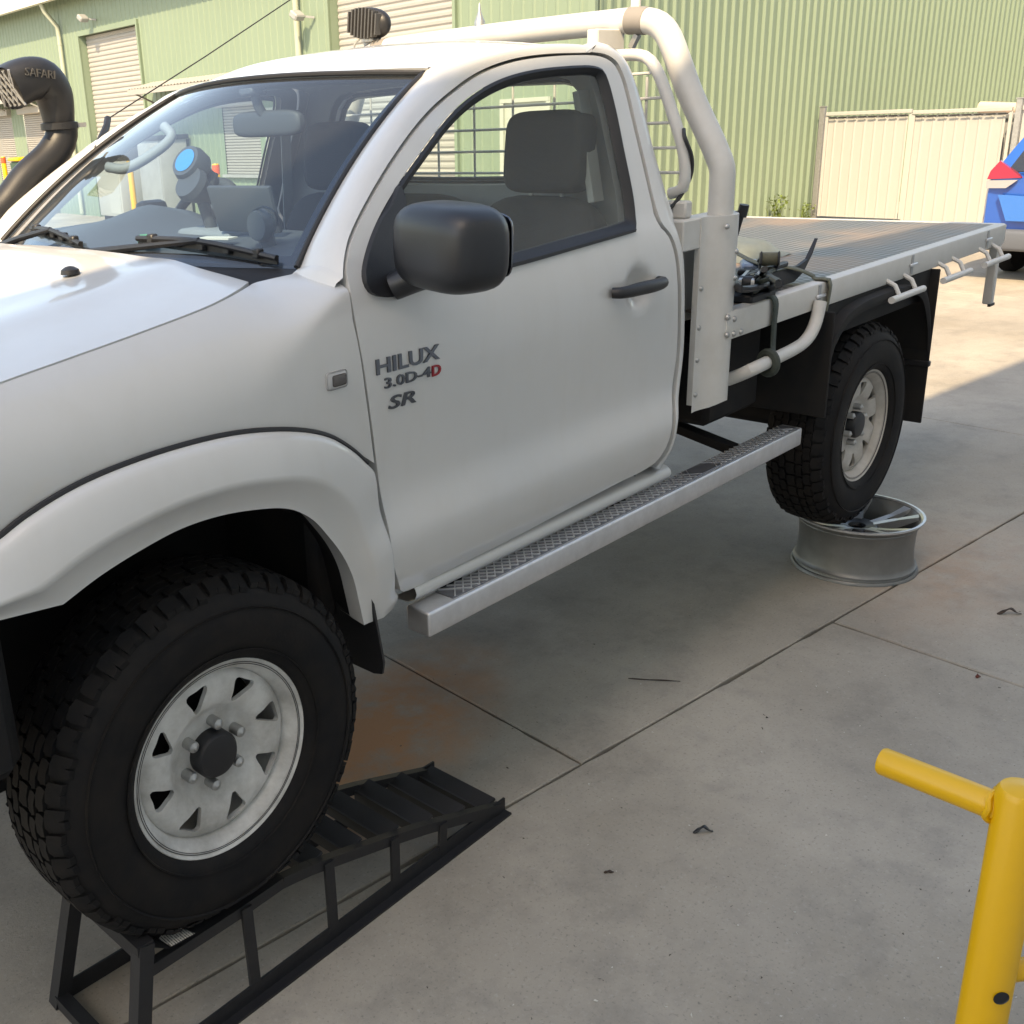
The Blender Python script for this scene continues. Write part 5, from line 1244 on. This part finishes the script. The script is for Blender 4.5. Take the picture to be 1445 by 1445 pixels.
# ================================================================== alloy rims carrying the rear wheels
M_alloy = mat('alloy_silver', (.66, .67, .68), .28, metal=.8, noise_amt=.3, noise_scale=20, base2=(.30, .30, .30))
M_barrel = mat('alloy_barrel', (.19, .195, .19), .45, metal=.5, noise_amt=.5, noise_scale=12, base2=(.12, .12, .115))
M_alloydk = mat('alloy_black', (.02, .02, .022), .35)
def alloy(cx, cy, lab):
    r = empty('alloy_wheel', (cx, cy, 0)); tag(r, lab, 'alloy wheel', 'bare alloy rims under the rear wheels'); c = Vector((cx, cy, 0)); H = .2286
    m = MB(); m.lathe([(.236, .012), (.2425, .004), (.2425, .0), (.236, -.0), (.228, .010), (.226, .022), (.233, .026), (.227, .030), (.221, .045), (.217, .10), (.218, .15), (.222, .185), (.228, .198), (.226, .202), (.233, .206), (.236, .212), (.242, .216), (.245, .221), (.2445, H), (.238, H), (.230, H-.008), (.214, H-.03), (.205, .15), (.203, .06), (.215, .012)], c, 'z', 96, close=True); m.build('barrel', M_barrel, r, sharp=40)
    m = MB(); m.lathe([(.2452, .2215), (.2452, H+.0003), (.236, H+.0006), (.229, H-.006)], c, 'z', 96); m.build('machined_lip', M_alloy, r)
    m = MB(); m.lathe([(.030, .158), (.034, .170), (.070, .178), (.080, .172), (.082, .13)], c, 'z', 40); m.build('hub', M_alloydk, r)
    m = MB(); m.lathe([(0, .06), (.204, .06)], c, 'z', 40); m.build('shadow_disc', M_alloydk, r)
    for k in range(5):
        for s_ in (-.17, .17):
            a0 = 2*math.pi*k/5+s_+.45; a1 = 2*math.pi*k/5+s_*1.35+.45
            p = c+Vector((.062*math.cos(a0-s_*.5), .062*math.sin(a0-s_*.5), .178)); q = c+Vector((.15*math.cos(a0), .15*math.sin(a0), .200)); e = c+Vector((.2235*math.cos(a1), .2235*math.sin(a1), .221))
            m = MB()
            for A, B, wa, wb in ((p, q, .034, .024), (q, e, .024, .036)):
                d = (B-A).normalized(); sd_ = Vector((-d.y, d.x, 0)).normalized()
                top = [A+sd_*wa/2, A-sd_*wa/2, B-sd_*wb/2, B+sd_*wb/2]; m.add(top+[v-Vector((0, 0, .035 if (v-c).xy.length < .16 else .014)) for v in top], [(0, 1, 2, 3), (4, 7, 6, 5), (0, 4, 5, 1), (1, 5, 6, 2), (2, 6, 7, 3), (3, 7, 4, 0)])
            m.build('spoke', M_alloy, r, smooth=False)
alloy(3.205, -.012, 'silver multi spoke alloy rim lying flat under the near rear tyre')
alloy(3.085, 2*YC-.10, 'alloy rim lying flat under the far rear tyre')

# ================================================================== load on the tray
DK = TZT-.004
def deckpt(u, v, h=0.0): return onZ(DK+h, u, v)
def ribbon(mb, pts, w, side, th=.003):
    pts = [Vector(p) for p in pts]; sd_ = Vector(side).normalized()*w/2; rows = [[p-sd_ for p in pts], [p+sd_ for p in pts]]
    mb.grid(rows); return mb
st = empty('ratchet_strap', deckpt(1110, 380)); tag(st, 'olive webbing ratchet strap pulled over the tray edge', 'strap')
e0 = onY(TY0-.006, 1171, 398)
pts = smooth_poly([deckpt(1036, 355, .07), deckpt(1075, 372, .08), deckpt(1120, 378, .06), deckpt(1150, 390, .012), Vector((e0.x, TY0+.05, TZT+.006)), Vector((e0.x, TY0-.006, TZT+.004)), Vector((e0.x, TY0-.008, TZB+.02)), Vector((e0.x-.005, TY0-.002, TZB-.03)), Vector((e0.x-.02, TY0+.02, TZB-.06))], 40)
m = MB(); ribbon(m, pts, .05, (1, .25, 0)); sob = m.build('webbing', M_strap2, st); sob.modifiers.new('t', 'SOLIDIFY').thickness = .003
q = deckpt(1085, 372, .09); Mq = Matrix.Translation(q) @ Matrix.Rotation(R(28), 4, 'Z') @ Matrix.Rotation(R(18), 4, 'Y')
m = MB(); m.box(-.07, .07, -.030, -.024, -.015, .03, .004, Mq); m.build('ratchet_plate', M_darksteel, st)
m = MB(); m.box(-.07, .07, .024, .030, -.015, .03, .004, Mq); m.build('ratchet_plate', M_darksteel, st)
m = MB(); m.tube([Mq @ Vector((-.03, -.032, .01)), Mq @ Vector((-.03, .032, .01))], .022, 12); m.build('spool', M_strap2, st)
m = MB(); m.tube([Mq @ Vector((.06, -.03, .02)), Mq @ Vector((.085, -.03, .03)), Mq @ Vector((.085, .03, .03)), Mq @ Vector((.06, .03, .02))], .006, 8); m.build('handle', M_darksteel, st)
st2 = empty('tie_down_strap', deckpt(1060, 405)); tag(st2, 'dark green tie down strap hanging from the tray to the lower bar', 'strap')
e1 = onY(TY0-.006, 1093, 425); b1 = onY(-.045, 1084, 512)
pts = smooth_poly([deckpt(1050, 398, .06), deckpt(1068, 410, .05), Vector((e1.x-.02, TY0+.05, TZT+.008)), Vector((e1.x, TY0-.006, TZT+.003)), Vector((e1.x+.004, TY0-.010, TZB)), Vector((e1.x+.012, TY0-.008, TZB-.06)), Vector((b1.x, -.060, b1.z+.024))], 36)
m = MB(); ribbon(m, pts, .042, (1, .1, 0)); sob = m.build('webbing', M_strap, st2); sob.modifiers.new('t', 'SOLIDIFY').thickness = .003
m = MB(); m.tube([Vector((b1.x+.026*math.cos(t)*.3, -.045+.030*math.cos(t), b1.z+.034*math.sin(t))) for t in [2*math.pi*k/20 for k in range(20)]], .014, 8, closed=True); m.build('bar_loop', M_strap, st2)
q = deckpt(1058, 401, .055); Mq = Matrix.Translation(q) @ Matrix.Rotation(R(20), 4, 'Z')
m = MB(); m.box(-.10, .10, -.022, -.016, -.01, .03, .008, Mq, 2); m.build('buckle_plate', M_steel, st2); m = MB(); m.box(-.10, .10, .016, .022, -.01, .03, .008, Mq, 2); m.build('buckle_plate', M_steel, st2)
m = MB(); m.tube([Mq @ Vector((-.05, -.024, .01)), Mq @ Vector((-.05, .024, .01))], .024, 12); m.build('buckle_spool', M_darksteel, st2)
# plough-like black steel tool
pl = empty('steel_bracket_tool', deckpt(1090, 400)); tag(pl, 'black steel bracket with upswept blade strapped on the tray', 'tool')
A = deckpt(1062, 418, .0); B = deckpt(1118, 400, .0); Ct = deckpt(1136, 392, .0)
d = (B-A).normalized(); up = Vector((0, 0, 1)); sd_ = d.cross(up)
bl = [A-d*.02+up*.006, B+up*.006, B+d*.07+up*.03, B+d*.13+up*.085, B+d*.165+up*.135, B+d*.15+up*.12, B+d*.10+up*.072, B+d*.03+up*.058, A+up*.060]
n = len(bl); m = MB(); m.add([p+sd_*.006 for p in bl]+[p-sd_*.006 for p in bl], [tuple(range(n)), tuple(range(2*n-1, n-1, -1))]+[(k, (k+1) % n, n+(k+1) % n, n+k) for k in range(n)]); m.build('blade', M_darksteel, pl, smooth=False)
m = MB(); m.bar(A-sd_*.02+up*.06, B-sd_*.10+up*.05, .06, .012); m.build('flange', M_darksteel, pl, smooth=False)
m = MB(); m.bar(deckpt(1045, 408, .02), deckpt(1100, 385, .02), .05, .035, bev=.005); m.build('channel', M_darksteel, pl)
m = MB(); m.tube([deckpt(1042, 398, .05), deckpt(1090, 378, .05)], .018, 10); m.build('tube_handle', M_steel, pl)
m = MB(); m.bar(deckpt(1040, 422, .015), deckpt(1075, 412, .015), .10, .028, bev=.006); m.build('base_plate', M_darksteel, pl)
for (u0, v0, u1, v1, h, w) in ((1042, 412, 1110, 383, .03, .03), (1048, 392, 1108, 372, .075, .024), (1040, 385, 1070, 402, .05, .045)):
    m = MB(); m.bar(deckpt(u0, v0, h), deckpt(u1, v1, h), w, w*.7, bev=.004); m.build('strut', M_darksteel, pl)
for k in range(5):
    pts = [deckpt(1042+random.random()*62, 408-random.random()*30, .03+random.random()*.07) for _ in range(6)]
    m = MB(); m.tube(smooth_poly(pts, 40), random.choice((.006, .008, .011)), 7); m.build('loose_line', random.choice((M_strap, M_strap2, M_black)), pl)
bg_ = empty('folded_tarp', deckpt(1075, 368)); tag(bg_, 'pale grey folded tarp lying behind the straps on the tray', 'tarp')
m = MB(); rows = []
for i in range(13):
    rw = []
    for j in range(17):
        u, v = i/12*2-1, j/16*2-1; h = .075*max(0, (1-abs(u)**3)*(1-abs(v)**3))+.012*noise.noise(Vector((u*2.5, v*2.5, 3)))
        rw.append(deckpt(1072, 366)+Vector((u*.16+.02, .10+v*.15, max(.002, h))))
    rows.append(rw)
m.grid(rows); m.build('cloth', mat('tarp', (.13, .15, .14), .5, noise_amt=.4, noise_scale=14), bg_)
m = MB(); q = deckpt(1058, 375, .06); m.box(-.07, .07, -.03, .03, -.02, .015, .008, Matrix.Translation(q) @ Matrix.Rotation(R(30), 4, 'Z')); m.build('buckle_pouch', mat('blue_grey', (.16, .22, .32), .35), bg_)
# lever on the headboard
lv = onX(2.12, 1048, 300); lv0 = onX(2.12, 1034, 345)
m = MB(); m.tube(smooth_poly([lv0, lv0+Vector((.0, -.01, .035)), lv.lerp(lv0, .35), lv], 14), .008, 8); lo = m.build('lever', M_black, hb)
m = MB(); m.tube([lv+Vector((0, .003, -.012)), lv+Vector((0, -.004, .024))], .015, 10); m.build('lever_grip', M_black, hb)

# ================================================================== yellow tube frame by the camera
yf = empty('yellow_tube_frame', (.15, -1.35, 0)); tag(yf, 'yellow painted steel tube stand with a stub arm', 'steel stand')
D0 = 1.46; ptop = CP+ray(1445, 1110)*D0; base = Vector((ptop.x, ptop.y, 0)); r0 = .0265
m = MB(); m.lathe([(0, 0), (r0, 0), (r0, ptop.z-.010), (r0-.004, ptop.z-.003), (r0-.012, ptop.z), (0, ptop.z+.001)], base, 'z', 40); post = m.build('post', M_yellow, yf)
aend = None
for k in range(60):
    p = CP+ray(1243, 1073)*(1.2+k*.01)
    if p.z <= ptop.z-.034+.0: aend = p; break
aend = aend or CP+ray(1243, 1073)*D0
astart = Vector((ptop.x, ptop.y, ptop.z-.038)); aend.z = astart.z
m = MB(); m.tube([astart.lerp(aend, .06), aend.lerp(astart, .02), aend], [.0172, .0172, .0155], 28); arm = m.build('arm', M_yellow, yf)
m = MB(); dd = (aend-astart).normalized(); wl_ = [astart+dd*.0270+(Vector((0, 0, 1))*math.sin(t)+dd.cross(Vector((0, 0, 1)))*math.cos(t))*(.0182) for t in [2*math.pi*k/24 for k in range(24)]]
m.tube([p+dd*.0015*math.sin(5*k) for k, p in enumerate(wl_)], .004, 8, closed=True); m.build('weld_bead', M_yellow, arm)
hdir = Vector((base.x-CP.x, base.y-CP.y, 0)); dr_ = ray(1402, 1386); hz_ = CP.z+dr_.z*(hdir.dot(hdir)/Vector((dr_.x, dr_.y, 0)).dot(hdir))
side = (CP-ptop); side.z = 0; side.normalize(); sr = Vector((side.y, -side.x, 0))
hp_ = base+Vector((0, 0, hz_))+(side*.8+sr*-.0).normalized()*.0
dirh = (-hdir.normalized()+Vector((math.cos(YAW), -math.sin(YAW), 0))*.55).normalized()
m = MB(); c_ = base+Vector((0, 0, hz_)); M_ = Matrix.Translation(c_+dirh*(r0-.0008)) @ dirh.to_track_quat('X', 'Z').to_matrix().to_4x4()
m.lathe([(0, .0012), (.0085, .0012), (.0092, .0022)], (0, 0, 0), 'x', 20); m.v = [tuple(M_ @ Vector(v)) for v in m.v]; m.build('pin_hole', M_seal, post)
br = Vector((math.cos(YAW), -math.sin(YAW), 0))
m = MB(); m.tube([c_+Vector((0, 0, .012))+br*.02, c_+br*.68+Vector((0, 0, .10))], .013, 14); m.build('brace', M_yellow, yf)
m = MB(); m.tube([base+Vector((0, 0, .30)), base+Vector((0, 0, .30))+br*.68], .020, 14); m.build('cross_tube', M_yellow, yf)
m = MB(); m.tube([base+br*.68, base+br*.68+Vector((0, 0, hz_+.12))], r0, 24); m.build('post', M_yellow, yf)
for bb in (base, base+br*.68):
    m = MB(); m.box(-.08, .08, -.08, .08, 0, .01, .002, Matrix.Translation(bb)); m.build('foot_plate', M_yellow, yf)

# ================================================================== blue hatchback by the gates
car = empty('blue_hatchback', S(12.3, 2.16, 0)); tag(car, 'metallic blue hatchback parked with its tail towards the ute tray', 'car')
M_blue = mat('blue_paint', (.012, .095, .42), .28, coat=1.0, noise_amt=.1, noise_scale=3)
M_dkglass = mat('dark_glass', (.02, .022, .025), .05, coat=1.0)
M_bump = mat('bumper_grey', (.10, .11, .13), .5)
CB, HWc = 2.23, .93
def cw_(a): return HWc*(1-.10*max(0, 1-a/.5)**2.2-.12*max(0, (a-3.8)/.6)**2)
side_prof = [(0, .40, .98), (.03, .34, 1.00), (.3, .30, 1.02), (1.2, .28, 1.00), (3.0, .28, .98), (3.6, .30, .90), (4.2, .34, .76), (4.4, .42, .66)]
rows = []
for i in range(45):
    a = 4.4*i/44; zb = interp([(p[0], p[1]) for p in side_prof], a); zt = interp([(p[0], p[2]) for p in side_prof], a); w = cw_(a); rw = []
    for j in range(33):
        t = -1+2*j/32; ang = t*math.pi*.5*1.25
        e = .45; cx = math.copysign(abs(math.sin(ang))**e, math.sin(ang)) if abs(t) < .8 else math.copysign(1, t)*(1-.10*(abs(t)-.8)/.2)
        z = zt-.01 if abs(t) < .5 else zt-(zt-zb)*((abs(t)-.5)/.5)
        f_ = max(0, (abs(t)-.45)); wz = w*(1-.03*max(0, (z-.75)/.3)**2-.06*max(0, (.5-z)/.25)**2)
        b = (t/.5*wz*.98 if abs(t) < .5 else math.copysign(wz, t)); rw.append(S(10.40+a+(.05*(abs(b)/w)**4 if i == 0 else 0), CB+b, z))
    rows.append(rw)
m = MB().grid(rows); m.f.append(tuple(range(33))); m.f.append(tuple(44*33+k for k in range(33))); m.build('body', M_blue, car, sharp=40)
rows = []
for a, z, w in ((.12, 1.0, .84), (.22, 1.12, .80), (.36, 1.30, .73), (.52, 1.47, .66), (.75, 1.535, .62), (1.5, 1.56, .62), (2.3, 1.52, .62), (2.7, 1.40, .66), (3.25, 1.0, .78)):
    rows.append([S(10.40+a, CB+s_*ww, zz) for s_, ww, zz in ((-1, .86, .97), (-1, w+.02, z-.03 if z > 1.05 else .985), (-.9, w, z), (0, w, z+.02), (.9, w, z), (1, w+.02, z-.03 if z > 1.05 else .985), (1, .86, .97))])
MB().grid(rows).build('cabin', M_blue, car, sharp=50)
M_tail = mat('tail_lens', (.28, .012, .02), .15, coat=1.0)
def rearq(pts, off, mt, name): m = MB(); n = len(pts); a = [S(10.40+a_-off, CB+b, z) for a_, b, z in pts]; m.add(a+[p+S(.03, 0, 0) for p in a], [tuple(range(n))]+[(k, (k+1) % n, n+(k+1) % n, n+k) for k in range(n)]); return m.build(name, mt, car, smooth=False)
rearq([(.135, -.72, 1.02), (.135, .72, 1.02), (.44, .60, 1.40), (.44, -.60, 1.40)], .012, M_dkglass, 'rear_window')
for s_ in (1, -1):
    rearq([(.075, s_*.855, .955), (.045, s_*.54, .975), (.10, s_*.60, 1.01), (.175, s_*.80, 1.12), (.12, s_*.85, 1.03)], .045, M_tail, 'tail_lamp')
    rearq([(.06, s_*.850, .875), (.035, s_*.66, .88), (.045, s_*.57, .955), (.07, s_*.855, .945)], .043, mat('reverse_lens', (.30, .28, .27), .15, coat=.5), 'reversing_lamp')
rearq([(.0, -.62, .58), (.0, .62, .58), (.0, .72, .82), (.0, .30, .80), (.0, -.30, .80), (.0, -.72, .82)], .012, mat('blue_hatch_reflection', (.02, .15, .50), .2, coat=1.0), 'hatch_recess')  # lighter blue than the body: reflection painted into the recess
rearq([(.0, -.26, .62), (.0, .26, .62), (.0, .26, .74), (.0, -.26, .74)], .020, mat('plate', (.65, .65, .6), .4), 'number_plate')
for b in (.42, .36, .30):
    rearq([(.0, b-.016, .835), (.0, b+.016, .835), (.0, b+.016, .855), (.0, b-.016, .855)], .016, M_lens, 'emblem')
m = MB(); m.box(-.06, .30, -.90, .90, .30, .50, .04, Matrix.Translation(S(10.42, CB, 0)) @ Matrix.Rotation(PHI, 4, 'Z'), 3); m.build('rear_bumper', M_bump, car)
for a in (.75, 3.45):
    for s_ in (1, -1):
        m = MB(); m.lathe([(0, -.09), (.20, -.09), (.30, -.07), (.325, -.03), (.325, .05), (.30, .08), (.2, .09), (0, .085)], (0, 0, 0), 'y', 32); c_ = S(10.4+a, CB+s_*.80, .325)
        m.v = [tuple(Matrix.Translation(c_) @ Matrix.Rotation(PHI, 4, 'Z') @ Vector(v)) for v in m.v]; m.build('wheel', M_rubber, car)

# ================================================================== litter on the concrete
M_bark = mat('dry_leaf', (.045, .028, .02), .8); M_blackbit = mat('black_scrap', (.012, .013, .016), .4)
def curl(name, lab, cat, u, v, L, w, ang, mt, h=.012, wav=1.0):
    p = onZ(0, u, v); m = MB(); rows = [[], []]
    for k in range(13):
        t = k/12-.5; c = Vector((p.x+L*t*math.cos(ang), p.y+L*t*math.sin(ang), .002+h*(1-math.cos(wav*2*math.pi*(k/12)))/2)); sd_ = Vector((-math.sin(ang), math.cos(ang), .5*math.sin(k))).normalized()*w*(1-abs(2*t)**3*.7)*.5
        rows[0].append(c-sd_); rows[1].append(c+sd_+Vector((0, 0, .002)))
    m.grid(rows); o = m.build(name, mt); tag(o, lab, cat); mo = o.modifiers.new('t', 'SOLIDIFY'); mo.thickness = .0012; mo.offset = 1; return o
curl('plastic_scrap', 'curled black plastic scrap lying on the open concrete', 'scrap', 992, 1175, .055, .012, R(-40), M_blackbit, .016)
curl('twig_piece', 'short dark brown twig piece on the concrete', 'twig', 859, 1232, .026, .007, R(-42), M_bark, .003)
curl('dry_leaf', 'curled brown dry leaf near the alloy rim', 'leaf', 1424, 867, .085, .016, R(-50), M_bark, .02)
curl('red_leaf', 'tiny reddish leaf beside the slab joint', 'leaf', 1380, 956, .02, .012, R(-20), mat('red_leaf', (.12, .03, .02), .8), .006)
curl('wire_offcut', 'thin bent wire offcut lying beside the long joint', 'wire', 923, 961, .17, .0035, R(-58), M_bark, .004, .5)
m = MB(); MBk = []
for k in range(170):
    u, v = random.uniform(520, 1440), random.uniform(860, 1440); p = onZ(0, u, v); r = random.choice((.001, .0014, .002, .003))*random.uniform(.6, 1.2)
    vs = [p+Vector((random.gauss(0, r), random.gauss(0, r), abs(random.gauss(0, r*.6))+.0002)) for _ in range(5)]; m.add(vs, [(0, 1, 2), (0, 2, 3), (0, 3, 4), (1, 2, 4)])
o = m.build('grit', mat('grit', (.09, .075, .06), .9), kind='stuff', smooth=False); o['label'] = 'fine dark grit scattered over the concrete'; o['category'] = 'grit'
m = MB()
for k in range(70):
    u, v = random.uniform(700, 1440), random.uniform(880, 1440); p = onZ(0, u, v); r = random.uniform(.0012, .003)
    vs = [p+Vector((random.gauss(0, r), random.gauss(0, r), abs(random.gauss(0, r*.6))+.0004)) for _ in range(5)]; m.add(vs, [(0, 1, 2), (0, 2, 3), (0, 3, 4), (1, 2, 4)])
o = m.build('paint_flakes', mat('flakes', (.55, .53, .48), .8), kind='stuff', smooth=False); o['label'] = 'pale flakes scattered over the concrete'; o['category'] = 'flakes'
